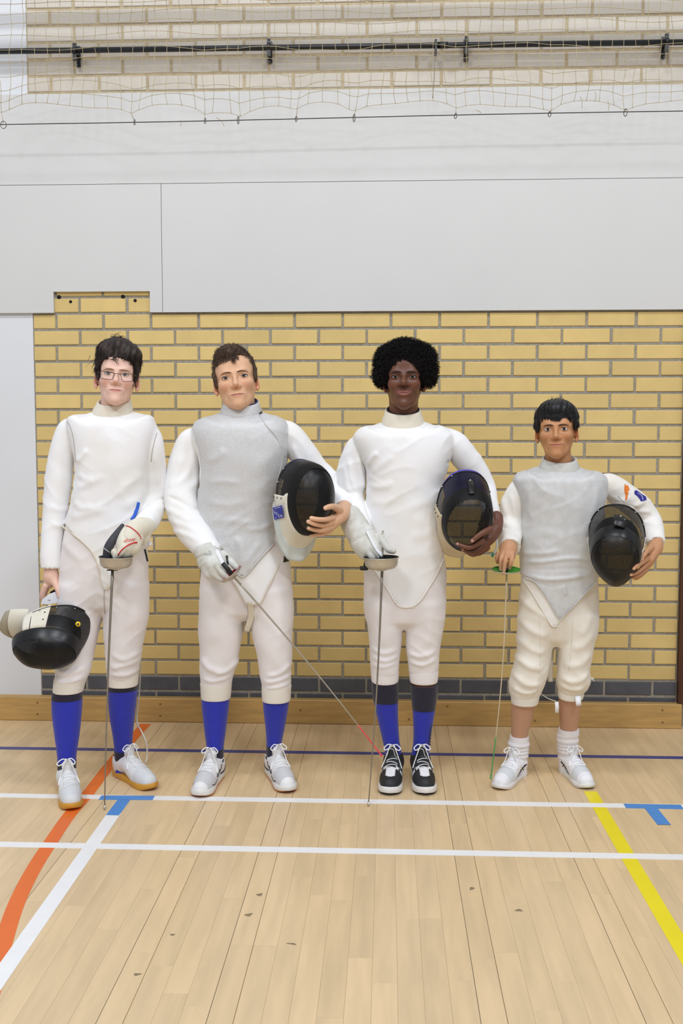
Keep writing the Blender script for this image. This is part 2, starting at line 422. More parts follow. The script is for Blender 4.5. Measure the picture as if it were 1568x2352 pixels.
# ================================================================== implicit-surface modelling
def smin(a, b, k):
    if k <= 0: return np.minimum(a, b)
    h = np.maximum(k-np.abs(a-b), 0)/k
    return np.minimum(a, b)-h*h*k*.25
def smax(a, b, k): return -smin(-a, -b, k)
class Vol:
    def __init__(s, lo, hi, h):
        s.lo = np.asarray(lo, float); s.h = h
        n = np.ceil((np.asarray(hi, float)-s.lo)/h).astype(int)+1
        s.n = n; s.ax = [s.lo[i]+h*np.arange(n[i]) for i in range(3)]
        s.D = np.full(n, .2, np.float32)
    def _s(s, lo, hi, m):
        a = np.clip(np.floor((np.asarray(lo)-m-s.lo)/s.h).astype(int), 0, s.n); b = np.clip(np.ceil((np.asarray(hi)+m-s.lo)/s.h).astype(int)+1, 0, s.n)
        sl = tuple(slice(a[i], b[i]) for i in range(3))
        X = s.ax[0][sl[0]].astype(np.float32)[:, None, None]; Y = s.ax[1][sl[1]].astype(np.float32)[None, :, None]; Z = s.ax[2][sl[2]].astype(np.float32)[None, None, :]
        return sl, X, Y, Z
    def op(s, prim, k=0., mode='u'):
        fn, lo, hi = prim
        sl, X, Y, Z = s._s(lo, hi, k+3*s.h)
        if 0 in s.D[sl].shape: return s
        d = fn(X, Y, Z)
        if mode == 'u': s.D[sl] = smin(s.D[sl], d, k)
        elif mode == 's': s.D[sl] = smax(s.D[sl], -d, k)
        return s
    def clip(s, fn, k=0.):
        X = s.ax[0].astype(np.float32)[:, None, None]; Y = s.ax[1].astype(np.float32)[None, :, None]; Z = s.ax[2].astype(np.float32)[None, None, :]
        s.D = smax(s.D, fn(X, Y, Z), k).astype(np.float32); return s
    def grow(s, fn):
        X = s.ax[0].astype(np.float32)[:, None, None]; Y = s.ax[1].astype(np.float32)[None, :, None]; Z = s.ax[2].astype(np.float32)[None, None, :]
        s.D = (s.D-fn(X, Y, Z)).astype(np.float32); return s
    def nets(s, smooth=0):
        D = s.D.copy(); D[0] = D[-1] = .2; D[:, 0] = D[:, -1] = .2; D[:, :, 0] = D[:, :, -1] = .2
        S = D < 0
        c = np.zeros(np.array(S.shape)-1, np.int8)
        for i in (0, 1):
            for j in (0, 1):
                for k in (0, 1): c += S[i:S.shape[0]-1+i, j:S.shape[1]-1+j, k:S.shape[2]-1+k]
        act = (c > 0) & (c < 8); idx = np.argwhere(act)
        off = np.array([(i, j, k) for i in (0, 1) for j in (0, 1) for k in (0, 1)])
        vals = np.stack([D[tuple((idx+o).T)] for o in off], 1)
        acc = np.zeros((len(idx), 3)); cnt = np.zeros(len(idx))
        for a in range(8):
            for b in range(a+1, 8):
                if np.abs(off[a]-off[b]).sum() != 1: continue
                m = (vals[:, a] < 0) != (vals[:, b] < 0)
                t = vals[:, a]/(vals[:, a]-vals[:, b]+1e-20)
                p = off[a]+t[:, None]*(off[b]-off[a])
                acc[m] += p[m]; cnt[m] += 1
        V = s.lo+s.h*(idx+acc/cnt[:, None])
        ids = np.full(c.shape, -1, np.int64); ids[tuple(idx.T)] = np.arange(len(idx))
        Q = []
        for ax in range(3):
            b_, c_ = (ax+1) % 3, (ax+2) % 3
            sl0 = [slice(None)]*3; sl1 = [slice(None)]*3; sl0[ax] = slice(0, -1); sl1[ax] = slice(1, None)
            ed = np.argwhere(S[tuple(sl0)] != S[tuple(sl1)])
            ins = S[tuple(ed.T)]
            def cell(db, dc):
                e = ed.copy(); e[:, b_] += db; e[:, c_] += dc; return ids[tuple(e.T)]
            q = np.stack([cell(-1, -1), cell(0, -1), cell(0, 0), cell(-1, 0)], 1)
            q[~ins] = q[~ins][:, ::-1]
            Q.append(q)
        Q = np.concatenate(Q); Q = Q[(Q >= 0).all(1)]
        for _ in range(smooth): V = relax(V, Q, .5)
        return V, Q
def relax(V, Q, f=.5):
    A = np.zeros_like(V); n = np.zeros(len(V))
    for a, b in ((0, 1), (1, 2), (2, 3), (3, 0)):
        for u, v in ((a, b), (b, a)):
            for i in range(3): A[:, i] += np.bincount(Q[:, u], V[Q[:, v], i], len(V))
            n += np.bincount(Q[:, u], minlength=len(V))
    return V+(A/np.maximum(n, 1)[:, None]-V)*f
def vnormals(V, Q):
    fn = np.cross(V[Q[:, 2]]-V[Q[:, 0]], V[Q[:, 3 if Q.shape[1] == 4 else 1]]-V[Q[:, 1 if Q.shape[1] == 4 else 0]])
    N = np.zeros_like(V)
    for a in range(Q.shape[1]):
        for i in range(3): N[:, i] += np.bincount(Q[:, a], fn[:, i], len(V))
    return N/(np.linalg.norm(N, axis=1)[:, None]+1e-12)
def ell(c, r, R=None):
    c = np.asarray(c, np.float32); r = np.asarray(r, np.float32); ext = np.full(3, r.max()) if R is not None else r
    def fn(X, Y, Z):
        x, y, z = X-c[0], Y-c[1], Z-c[2]
        if R is not None:
            x, y, z = (R[0][0]*x+R[1][0]*y+R[2][0]*z, R[0][1]*x+R[1][1]*y+R[2][1]*z, R[0][2]*x+R[1][2]*y+R[2][2]*z)
        k0 = np.sqrt((x/r[0])**2+(y/r[1])**2+(z/r[2])**2); k1 = np.sqrt((x/r[0]**2)**2+(y/r[1]**2)**2+(z/r[2]**2)**2)
        return np.where(k1 > 1e-6, k0*(k0-1)/(k1+1e-9), -r.min()).astype(np.float32)
    return fn, c-ext, c+ext
def rbox(c, hf, rd):
    c = np.asarray(c, np.float32); hf = np.asarray(hf, np.float32)
    def fn(X, Y, Z):
        x, y, z = np.abs(X-c[0])-hf[0]+rd, np.abs(Y-c[1])-hf[1]+rd, np.abs(Z-c[2])-hf[2]+rd
        return (np.sqrt(np.maximum(x, 0)**2+np.maximum(y, 0)**2+np.maximum(z, 0)**2)+np.minimum(np.maximum(np.maximum(x, y), z), 0)-rd).astype(np.float32)
    return fn, c-hf, c+hf
def chain(pts, rad, n=4, sy=1.0):
    P = np.column_stack([np.asarray(pts, float), np.full(len(pts), rad) if np.isscalar(rad) else np.asarray(rad, float)])
    if n > 1 and len(P) > 2: P = catmull(P, n)
    P = P.astype(np.float32); cy = P[:, 1].mean()
    rm = P[:, 3].max()
    def fn(X, Y, Z):
        best = None
        for i in range(len(P)-1):
            a, b = P[i], P[i+1]; ab = b[:3]-a[:3]; L2 = float(ab@ab)+1e-12
            x, y, z = X-a[0], (Y-a[1]), Z-a[2]
            t = np.clip((x*ab[0]+y*ab[1]+z*ab[2])/L2, 0, 1)
            dy = (y-t*ab[1])/sy
            d = np.sqrt((x-t*ab[0])**2+dy**2+(z-t*ab[2])**2)-(a[3]+t*(b[3]-a[3]))
            best = d if best is None else np.minimum(best, d)
        return best
    m = np.array([rm, rm*max(1, sy), rm])
    return fn, P[:, :3].min(0)-m, P[:, :3].max(0)+m
def stack(rows, cap=True, n=2.3):
    """rows: (z, cx, a, cy, b) - elliptical rings stacked along z"""
    R = np.array(sorted(rows), float)
    z = R[:, 0]; zz = np.linspace(z[0], z[-1], 160)
    def pch(v):
        dl = np.diff(v)/np.diff(z); d = np.zeros_like(v); d[0], d[-1] = dl[0], dl[-1]
        pr_ = dl[:-1]*dl[1:]; d[1:-1] = np.where(pr_ > 0, 2*pr_/(dl[:-1]+dl[1:]+1e-12*np.sign(dl[1:]+1e-15)), 0)
        i = np.clip(np.searchsorted(z, zz, 'right')-1, 0, len(z)-2); h = z[i+1]-z[i]; t = (zz-z[i])/h
        return (2*t**3-3*t**2+1)*v[i]+(t**3-2*t**2+t)*h*d[i]+(-2*t**3+3*t**2)*v[i+1]+(t**3-t**2)*h*d[i+1]
    cs = [pch(R[:, j]) for j in range(1, 5)]
    def fn(X, Y, Z):
        zf = Z.ravel()
        cx, a, cy, b = [np.interp(zf, zz, c_).astype(np.float32)[None, None, :] for c_ in cs]
        dx, dy = X-cx, Y-cy
        r = np.sqrt(dx*dx+dy*dy)+1e-6
        q = ((np.abs(dx)/a)**n+(np.abs(dy)/b)**n)**(1/n)+1e-6
        d = r*(1-1/q)
        d = np.maximum(d, np.maximum(z[0]-Z, Z-z[-1]))
        return d.astype(np.float32)
    lo = [(R[:, 1]-R[:, 2]).min(), (R[:, 3]-R[:, 4]).min(), z[0]]; hi = [(R[:, 1]+R[:, 2]).max(), (R[:, 3]+R[:, 4]).max(), z[-1]]
    return fn, np.array(lo), np.array(hi)
def rows_px(rows, Y0, dy=0):
    """(py, xl, xr, b[, dy]) in photo pixels at depth Y0 -> ring rows"""
    out = []
    for r in rows:
        py, xl, xr, b = r[:4]; o = r[4] if len(r) > 4 else 0
        A, B = at(xl, py, Y0+o), at(xr, py, Y0+o)
        out.append((A[2]*.5+B[2]*.5, (A[0]+B[0])/2, (B[0]-A[0])/2, Y0+dy+o, b))
    return out
def chain_px(pts, Y0, n=4, sy=1.0):
    """(px, py, r_px, dY)"""
    P = [at(p[0], p[1], Y0+p[3]) for p in pts]; R = [p[2]/ppm(Y0+p[3]) for p in pts]
    return chain(P, R, n, sy)
def pts_px(pts, Y0): return [at(p[0], p[1], Y0+(p[2] if len(p) > 2 else 0)) for p in pts]
def bounds(prims, m=.03):
    lo = np.min([p[1] for p in prims], 0)-m; hi = np.max([p[2] for p in prims], 0)+m; return lo, hi
# --- draping onto built meshes
class Surf:
    def __init__(s, V, Q):
        s.V = np.asarray(V); s.Q = np.asarray(Q); s.b = BVHTree.FromPolygons([tuple(v) for v in s.V.tolist()], [tuple(q) for q in s.Q.tolist()])
    def hit(s, px, py, off=.0, fallback=None):
        d = Vector(ray(px, py)).normalized(); h = s.b.ray_cast(Vector(CAM), d)
        if h[0] is None:
            if fallback is None:
                p = at(px, py, -.9); n = s.b.find_nearest(Vector(p)); return np.array(n[0])+np.array(n[1])*off
            return np.array(at(px, py, fallback))
        n = h[1] if h[1].dot(d) < 0 else -h[1]
        return np.array(h[0])+np.array(n)*off
def drape(surf, pts, off, n=5, spline=True):
    P = np.asarray(pts, float)
    if spline and len(P) > 2: P = catmull(P, n)
    else: P = np.concatenate([[P[i]+(P[i+1]-P[i])*t for t in np.arange(n)/n] for i in range(len(P)-1)]+[[P[-1]]])
    return np.array([surf.hit(p[0], p[1], off) for p in P])
def decal(surf, quad, off, nu=8, nv=8, mask=None, th=.0):
    """patch on a quad of photo pixels (tl,tr,br,bl)"""
    tl, tr, br, bl = [np.asarray(q, float) for q in quad]
    G = np.zeros((nu+1, nv+1, 3))
    for i in range(nu+1):
        for j in range(nv+1):
            u, v = i/nu, j/nv
            p = (tl*(1-u)+tr*u)*(1-v)+(bl*(1-u)+br*u)*v
            G[i, j] = surf.hit(p[0], p[1], off)
    return MB().grid(G[:, ::-1])
def poly_decal(surf, poly, off):
    """filled polygon of photo pixels draped on a surface (fan-free: bmesh triangulation, subdivided)"""
    bm = bmesh.new(); vs = [bm.verts.new((p[0], p[1], 0)) for p in poly]; bm.faces.new(vs)
    bmesh.ops.triangulate(bm, faces=bm.faces[:])
    for _ in range(3):
        long = [e for e in bm.edges if e.calc_length() > 4]
        if not long: break
        bmesh.ops.subdivide_edges(bm, edges=long, cuts=1)
        bmesh.ops.triangulate(bm, faces=bm.faces[:])
    V = np.array([surf.hit(v.co.x, v.co.y, off) for v in bm.verts]); bm.verts.index_update()
    T = np.array([[v.index for v in f.verts] for f in bm.faces]); bm.free()
    return MB().add(V, None, T)
def text_mesh(txt, size=1.0):
    cu = bpy.data.curves.new('t', 'FONT'); cu.body = txt; cu.size = size; cu.align_x = 'CENTER'; cu.align_y = 'CENTER'; cu.resolution_u = 2
    o = bpy.data.objects.new('t', cu); me = o.to_mesh()
    V = np.array([v.co[:] for v in me.vertices]).reshape(-1, 3); T = [list(p.vertices) for p in me.polygons]
    o.to_mesh_clear(); bpy.data.objects.remove(o); bpy.data.curves.remove(cu)
    return V, T
def text_on(surf, txt, cx, cy, size, ang, off, stretch=1.0):
    V, T = text_mesh(txt, size); ca, sa = math.cos(ang), math.sin(ang)
    W_ = []
    for v in V:
        x, y = v[0]*stretch, v[1]; W_.append(surf.hit(cx+x*ca+y*sa, cy+x*sa-y*ca, off))
    tri = [(t[0], t[i], t[i+1]) for t in T for i in range(1, len(t)-1)]
    return MB().add(np.array(W_), None, np.array(tri))
def fold(V, N, poly_px, Y0, width_px, amp, front=True, yc=None):
    """raise (amp>0) or sink a soft ridge along a line given in photo pixels"""
    P = catmull(np.array([at(p[0], p[1], Y0) for p in poly_px]), 5)[:, [0, 2]]; w = width_px/ppm(Y0)
    lo = P.min(0)-3*w; hi = P.max(0)+3*w
    m = (V[:, 0] > lo[0]) & (V[:, 0] < hi[0]) & (V[:, 2] > lo[1]) & (V[:, 2] < hi[1])
    if front: m &= N[:, 1] < .15
    I = np.where(m)[0]
    if not len(I): return
    p = V[I][:, [0, 2]]; best = np.full(len(I), 9.); par = np.zeros(len(I))
    for i in range(len(P)-1):
        ab = P[i+1]-P[i]; t = np.clip(((p-P[i])@ab)/(ab@ab+1e-12), 0, 1); d = np.linalg.norm(p-(P[i]+t[:, None]*ab), axis=1)
        b = d < best; par[b] = ((i+t)/(len(P)-1))[b]; best = np.minimum(best, d)
    env = np.clip(np.minimum(par, 1-par)*5, 0, 1)
    V[I] += N[I]*(amp*np.exp(-(best/w)**2)*env)[:, None]
def wnoise(V, s=1.0):
    x, y, z = V[:, 0]*s, V[:, 1]*s, V[:, 2]*s
    return (np.sin(9*x+5*z+2*np.sin(7*z+3*y))+np.sin(13*z-8*x+1.7+1.5*np.sin(11*x))+.6*np.sin(23*z+17*x+4*y+2*np.sin(9*z)))/2.6
_lat = np.random.default_rng(99).random((32, 32, 32))
def vnoise(P):
    """smooth value noise, P (n,3)"""
    I = np.floor(P).astype(int); f = P-I; f = f*f*(3-2*f); out = 0
    for a in (0, 1):
        for b in (0, 1):
            for c in (0, 1):
                w = (f[:, 0] if a else 1-f[:, 0])*(f[:, 1] if b else 1-f[:, 1])*(f[:, 2] if c else 1-f[:, 2])
                out = out+w*_lat[(I[:, 0]+a) % 32, (I[:, 1]+b) % 32, (I[:, 2]+c) % 32]
    return out
def wrinkle(V, N, amp):
    """soft cloth creases: ridged noise whose direction drifts across the cloth"""
    wv = np.stack([vnoise(V*6+k*7.3) for k in range(3)], 1)-.5
    P = V+wv*.07; r = 0
    for ang, off in ((.5, 0), (-.6, 11.)):
        c, s_ = math.cos(ang), math.sin(ang)
        Q_ = np.stack([(P[:, 0]*c+P[:, 2]*s_)*7, P[:, 1]*9, (-P[:, 0]*s_+P[:, 2]*c)*21], 1)+off
        m = np.clip((vnoise(V*5+off)-.42)*4, 0, 1); r = r+(1-np.abs(2*vnoise(Q_)-1))**2.5*m
    return V+N*(amp*(r-.2))[:, None]
# ------------------------------------------------------------------ heads
def rot(yaw=0, pitch=0, roll=0):
    """yaw>0 turns the face to image right, pitch>0 lifts the chin, roll>0 tips the crown to image right"""
    y, p, r = math.radians(yaw), math.radians(pitch), math.radians(roll)
    Rz = np.array([[math.cos(y), -math.sin(y), 0], [math.sin(y), math.cos(y), 0], [0, 0, 1]])
    Rx = np.array([[1, 0, 0], [0, math.cos(-p), -math.sin(-p)], [0, math.sin(-p), math.cos(-p)]])
    Ry = np.array([[math.cos(r), 0, math.sin(r)], [0, 1, 0], [-math.sin(r), 0, math.cos(r)]])
    return Ry@Rz@Rx
def build_head(q, M, O, s, neck):
    """q: shape parameters; M,O,s: rotation, origin (between the eyes), scale; neck: world points+radii"""
    g = lambda k, d: q.get(k, d)
    fw, jw, ch, nw, lf = g('fw', 1), g('jw', 1), g('chin', -.112), g('nw', 1), g('lips', 1)
    mz, nz_, ew, es = g('mouth', -.068), g('nose', -.044), g('ear', .076)*fw, g('eyes', .031)
    inv = lambda p: (M.T@(np.asarray(p)-O))/s
    h = .00175
    v = Vol((-.11, -.115, -.20), (.11, .135, .14), h)
    v.op(ell((0, .024, .040), (.0735*fw, .094, .082)))
    v.op(ell((0, -.03, .035), (.058*fw, .044, .050)), .03)
    v.op(ell((0, -.012, -.026), (.0600*fw, .064, .060)), .02)
    v.op(ell((0, .024, -.012), (.0710*fw, .050, .054)), .02)
    jy = ch+.012
    for sg in (-1, 1):
        v.op(chain([(sg*.049*jw*fw, .014, -.046), (sg*.034*jw*fw, -.036, jy+.014), (sg*.006, -.060, jy+.002)], [.015, .0155, .0155]), .026)
        v.op(ell((sg*.043*fw, -.046, -.024), (.02, .022, .018)), .024)
        v.op(chain([(sg*.012, -.0745, .017), (sg*.034, -.0685, .0215), (sg*.052*fw, -.050, .014)], [.007, .0075, .006]), .018)
    v.op(ell((0, -.020, jy+.026), (.040*jw*fw, .05, .033)), .028)
    v.op(ell((0, -.064, jy+.003), (.019*jw, .015, .014)), .018)
    v.op(ell((0, -.064, mz), (.029, .021, .020)), .016)
    for sg in (-1, 1):
        v.op(ell((sg*es*1.02, -.090, .001), (.0185, .020, .0105)), .014, 's')
        v.op(ell((sg*es, -.0585, 0), (.0150, .0150, .0135)), .005)
    v.op(chain([(0, -.074, .008), (0, -.0855, nz_+.022), (0, -.0965*g('np', 1), nz_+.006)], [.0062*nw**.5, .0078*nw**.5, .0105*nw**.7]), .010)
    for sg in (-1, 1):
        v.op(ell((sg*.0118*nw, -.0835, nz_-.001), (.0075*nw**.6, .0105, .0070)), .010)
        v.op(ell((sg*.0068*nw**.8, -.0915, nz_-.0090), (.0046, .0052, .0042)), .002, 's')
    sm = g('smile', 0)
    cw = g('mw', .025)
    v.op(chain([(-cw, -.0735, mz+sm), (-.009, -.0835, mz+.0045), (0, -.0845, mz+.0035), (.009, -.0835, mz+.0045), (cw, -.0735, mz+sm)], [.0015, .0030*lf, .0028*lf, .0030*lf, .0015]), .006)
    v.op(chain([(-cw*.85, -.0745, mz-.002+sm*.7), (0, -.0825, mz-.0055*lf), (cw*.85, -.0745, mz-.002+sm*.7)], [.0015, .0042*lf, .0015]), .006)
    v.op(chain([(-cw*1.05, -.079, mz+sm), (-cw*.5, -.0878, mz+sm*.35), (0, -.091, mz-.0003), (cw*.5, -.0878, mz+sm*.35), (cw*1.05, -.079, mz+sm)], [.0012, .0019, .0021, .0019, .0012]), .003, 's')
    for sg in (-1, 1):
        Re = rot(0, 0, 0)
        a = math.radians(sg*g('earflare', 22)); Rz = np.array([[math.cos(a), -math.sin(a), 0], [math.sin(a), math.cos(a), 0], [0, 0, 1]])
        v.op(ell((sg*(ew+.001), .022, -.016), (.0062, .019, .031), Rz), .006)
        v.op(ell((sg*(ew+.0055), .017, -.013), (.0045, .0105, .018), Rz), .004, 's')
        v.op(ell((sg*(ew-.001), .010, -.042), (.0055, .0085, .009)), .005)
    v.op(chain([inv(p[:3]) for p in neck], [p[3]/s for p in neck], 4), .024)
    V, Q = v.nets(1)
    # colours
    base = np.array(lin(q['skin'])); lip = np.array(lin(q['lip'])); C = np.tile(base, (len(V), 1))
    x, y, z = V.T
    fr = y < -.055
    def mixc(w, c):
        C[:] = C*(1-w[:, None])+np.array(c)*w[:, None]
    mcurve = mz+sm*np.clip(np.abs(x)/cw, 0, 1.1)**1.6
    up = .0062*lf*np.clip(1-(np.abs(x)/cw)**2.2, 0, 1)*(1-.18*np.exp(-(x/.003)**2)); dn = .0080*lf*np.clip(1-(np.abs(x)/(cw*.92))**2.4, 0, 1)
    wl = np.clip((np.minimum(mcurve+up-z, z-(mcurve-dn)))/.0012+.5, 0, 1)*fr
    mixc(wl*.7, lip)
    wline = np.exp(-((z-mcurve)/.0011)**2)*(np.abs(x) < cw*1.12)*np.clip((cw*1.12-np.abs(x))/.004, 0, 1)*fr
    mixc(wline*.8, lip*np.array([.30, .22, .22]))  # darkness of the gap between the lips put into the vertex colour
    V[:, 1] += wline*.0022
    rosy = np.array(lin(q.get('rosy', q['skin'])))
    for sg in (-1, 1):
        mixc(.55*np.exp(-(((x-sg*.040)/.017)**2+((z+.032)/.016)**2))*fr, rosy)
    mixc(.5*np.exp(-((x/.012)**2+((z-nz_)/.010)**2))*(y < -.085), rosy)
    mixc(.6*(np.abs(x) > ew-.004), rosy)
    under = np.array(lin(q['skin']))*np.array([.80, .70, .68])
    for sg in (-1, 1):
        mixc(.35*np.exp(-(((x-sg*es)/.014)**2+((z+.010)/.005)**2))*fr, under)
    Wv = (V*s)@M.T+O
    return V, Q, Wv, C
def eye_parts(parent, q, M, O, s):
    es = q.get('eyes', .031); hu, hl = q.get('eo', (.0052, .0040)); wdt = q.get('ewid', .0140)
    tw = lambda P: (np.asarray(P)*s)@M.T+O
    look = q.get('look', (0, 0))
    m_lash = mat('eyelash', q.get('lash', (40, 28, 24)), .8)
    m_eye = mat('eye_surface', (255, 255, 255), .15, vcol='col', spec=.22)
    m_lid = mat('skin_'+q['name'], q['skin'], .5)
    for sg in (-1, 1):
        cx = sg*es; R_ = .0152; cy = -.0585
        def sph(u, w, dr=0):
            r = R_+dr; return np.stack([cx+u, cy-np.sqrt(np.maximum(r*r-u*u-(w*1.1)**2, 1e-6)), w], -1)
        nu, nv = 40, 20
        U = np.linspace(-wdt, wdt, nu); t = U/wdt
        upc = hu*np.clip(1-np.abs(t)**2.3, 0, 1)+.0004*sg*t-.0002; loc = -hl*np.clip(1-np.abs(t)**2.2, 0, 1)+.0004*sg*t-.0008
        g_ = np.linspace(0, 1, nv)
        Wz = loc[:, None]+(upc-loc)[:, None]*g_[None, :]
        G = sph(np.repeat(U[:, None], nv, 1), Wz, .0004)
        mb = MB().grid(tw(G.reshape(-1, 3)).reshape(nu, nv, 3))
        o = mb.build('eye', m_eye, parent)
        ix, iz = .0012*look[0], .0006+.001*look[1]
        d = np.hypot(np.repeat(U[:, None], nv, 1)-ix, Wz-iz).ravel()
        scl = np.array(lin(q.get('sclera', (204, 194, 190)))); iris = np.array(lin(q['iris'])); C = np.tile(scl, (nu*nv, 1))
        k = np.clip((.0064-d)/.0009, 0, 1)[:, None]; C = C*(1-k)+iris*k
        k = np.clip((.0030-d)/.0007, 0, 1)[:, None]; C = C*(1-k)+np.array([.008, .007, .007])*k
        ca = o.data.color_attributes.new('col', 'FLOAT_COLOR', 'POINT'); ca.data.foreach_set('color', np.column_stack([C, np.ones(len(C))]).astype(np.float32).ravel())
        th = np.where(np.abs(t) > .9, .0006, .0011)
        MB().tube(tw(sph(U, upc+.0003, .0007)), th*s, 5).build('upper_lash', m_lash, o)
        MB().tube(tw(sph(U, loc-.0003, .0004)), .0005*s, 5).build('lower_lid', m_lid, o)
        fu = np.linspace(-wdt*1.05, wdt*1.05, 16); fz = (hu+.0026)*np.clip(1-np.abs(fu/wdt/1.1)**2.4, 0, 1)+.0006
        MB().tube(tw(sph(fu, fz, -.0002)), np.linspace(.0012, .0012, 16)*s, 6).build('eyelid_fold', m_lid, o)
def brow_parts(parent, q, M, O, s, hs):
    tw = lambda P: (np.asarray(P)*s)@M.T+O
    mt = mat('brow_'+q['name'], q['brow'], .8, .2, 400)
    for sg in (-1, 1):
        xs_ = np.linspace(q.get('bin', .011), .050, 14); t = (xs_-xs_[0])/(xs_[-1]-xs_[0])
        zc = q.get('bz', .0165)+q.get('barch', .005)*np.sin(np.pi*np.clip(t*.85, 0, 1))-.004*t**3
        half = q.get('bth', .0026)*np.clip(np.minimum(1.0, .55+t*2)*(1.15-t)**.6, .12, 1)
        rows = []
        for j in np.linspace(-1, 1, 5):
            r = []
            for xx, zz_, hh in zip(xs_, zc, half):
                h_ = hs.b.ray_cast(Vector((sg*xx, -.3, zz_+j*hh)), Vector((0, 1, 0)))
                p = np.array(h_[0]) if h_[0] else np.array((sg*xx, -.07, zz_))
                r.append(p+np.array([0, -.0004-.0010*(1-j*j), 0]))
            rows.append(r)
        G = np.array(rows)
        MB().grid(tw(G.reshape(-1, 3)).reshape(G.shape)).build('eyebrow', mt, parent)
def strands(mb, P, D, L, r, seg=4, bend=None, curl=0, curl_n=1.5, rgen=None, taper=True):
    """tapered three-sided hairs from roots P along D"""
    n = len(P); D = D/(np.linalg.norm(D, axis=1)[:, None]+1e-9)
    a = np.cross(D, rgen.normal(size=(n, 3))); a /= np.linalg.norm(a, axis=1)[:, None]+1e-9; b = np.cross(D, a)
    pts = []
    ph = rgen.uniform(0, 6.28, n)
    for k in range(seg+1):
        t = k/seg
        p = P+D*(L*t)[:, None]
        if bend is not None: p = p+bend*(L*t*t)[:, None]
        if curl:
            w = curl*(.35+.65*min(1, t*3)); p = p+a*(w*np.cos(ph+t*curl_n*6.28))[:, None]+b*(w*np.sin(ph+t*curl_n*6.28))[:, None]
        pts.append(p)
    rad = [r*(1-.75*(k/seg)**1.5 if taper else 1) for k in range(seg+1)]
    V = np.zeros((n, (seg+1)*3, 3))
    for k in range(seg+1):
        for j in range(3):
            an = j*2.094; V[:, k*3+j] = pts[k]+rad[k]*(math.cos(an)*a+math.sin(an)*b)
    q = []
    for k in range(seg):
        for j in range(3): q.append((k*3+j, k*3+(j+1) % 3, (k+1)*3+(j+1) % 3, (k+1)*3+j))
    q = np.array(q); Q = (q[None]+(np.arange(n)*(seg+1)*3)[:, None, None]).reshape(-1, 4)
    mb.add(V.reshape(-1, 3), Q)
# ================================================================== THE FENCERS
def cloth(name, rgb, rgb2=None, bump=.06, bscale=900, rough=.85, var=.05, nscale=7):
    return mat(name, rgb, rough, var, nscale, bump, bscale, sheen=.15, rgb2=rgb2, spec=.2)
m_jacket = cloth('white_jacket_cotton', (240, 240, 242), (233, 231, 227))
m_jacket2 = cloth('ivory_jacket_cotton', (240, 238, 234), (228, 221, 210))
m_breech = cloth('white_breeches_cotton', (236, 231, 231), (227, 221, 219))
m_breech4 = cloth('cream_breeches_cotton', (236, 231, 221), (222, 212, 194), nscale=9)
m_cuff = cloth('cream_elastic', (231, 225, 213), None, .10, 500)
m_collar = cloth('cream_collar_cotton', (229, 222, 206), (218, 208, 188))
m_lame = mat('silver_lame', (210, 210, 210), .5, .13, 90, .15, 900, metal=.12, stretch=(1, 1, 4), spec=.5)
m_lame4 = mat('pale_silver_lame', (207, 207, 206), .6, .10, 40, .12, 1000, metal=.1, spec=.5)
m_seam = mat('stitched_seam', (214, 210, 202), .9)
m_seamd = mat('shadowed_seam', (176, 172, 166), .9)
m_blue = mat('royal_blue_sock', (38, 48, 178), .9, .1, 40, .4, 500, sheen=.2)
m_navy = mat('navy_sock', (30, 26, 48), .9, .1, 40, .3, 500, sheen=.2)
m_wsock = mat('white_sock_knit', (236, 234, 238), .9, .05, 30, .12, 700)
m_glove = mat('pale_grey_glove_leather', (214, 214, 208), .6, .12, 22, .25, 160, rgb2=(190, 188, 176))
m_glovew = mat('white_glove_panel', (232, 232, 232), .6, .05, 20, .1, 160)
m_dark = mat('black_rubber', (24, 24, 26), .5, .2, 30)
m_charcoal = mat('charcoal_suede', (66, 66, 72), .7, .25, 30, .2, 200)
m_red = mat('red_trim', (214, 42, 44), .6, .1, 20)
m_label = mat('royal_blue_label', (52, 56, 160), .6, .08, 30)
m_print = mat('white_print', (226, 228, 240), .6)
m_tagw = mat('white_tag', (238, 238, 242), .7)
def skin_mat(q):
    return mat('skin_'+q['name'], q['skin'], q.get('srough', .48), .05, 60, .06, 500, spec=.35, vcol='col', sub=.12)
def join_body(name, pieces, m, parent):
    """one skin mesh from (V, Q, C) pieces"""
    Vs, Qs, Cs, n = [], [], [], 0
    for V, Q, C in pieces:
        Vs.append(V); Qs.append(Q+n); n += len(V); Cs.append(C)
    me = mesh_np(name, np.concatenate(Vs), np.concatenate(Qs)); C = np.concatenate(Cs)
    ca = me.color_attributes.new('col', 'FLOAT_COLOR', 'POINT'); ca.data.foreach_set('color', np.column_stack([C, np.ones(len(C))]).astype(np.float32).ravel())
    return put(name, me, m, parent)
def ring_loft(rows, n=28, caps=True, sup=2.2):
    """rows (z, cx, a, cy, b) bottom to top or top to bottom, plain loft"""
    R = np.asarray(rows, float); th = np.arange(n)*2*math.pi/n
    cs, sn = np.cos(th), np.sin(th)
    ex = np.sign(cs)*np.abs(cs)**(2/sup); ey = np.sign(sn)*np.abs(sn)**(2/sup)
    G = np.stack([np.stack([r[1]+r[2]*ex, r[3]+r[4]*ey, np.full(n, r[0])], -1) for r in R], 1)
    if R[0][0] > R[-1][0]: G = G[:, ::-1]
    mb = MB().grid(G, True)
    if caps:
        for k in (0, -1):
            P = G[:, k]; c = P.mean(0); j = np.arange(n)
            T = np.stack([np.full(n, n), j, (j+1) % n], 1); mb.add(np.vstack([P, c]), None, T[:, ::-1] if k == 0 else T)
    return mb
def smooth_rows(rows, k=5):
    R = np.array(sorted(rows), float); return catmull(R, k)
def leg_rows(rows, Y0): return rows_px(rows, Y0)
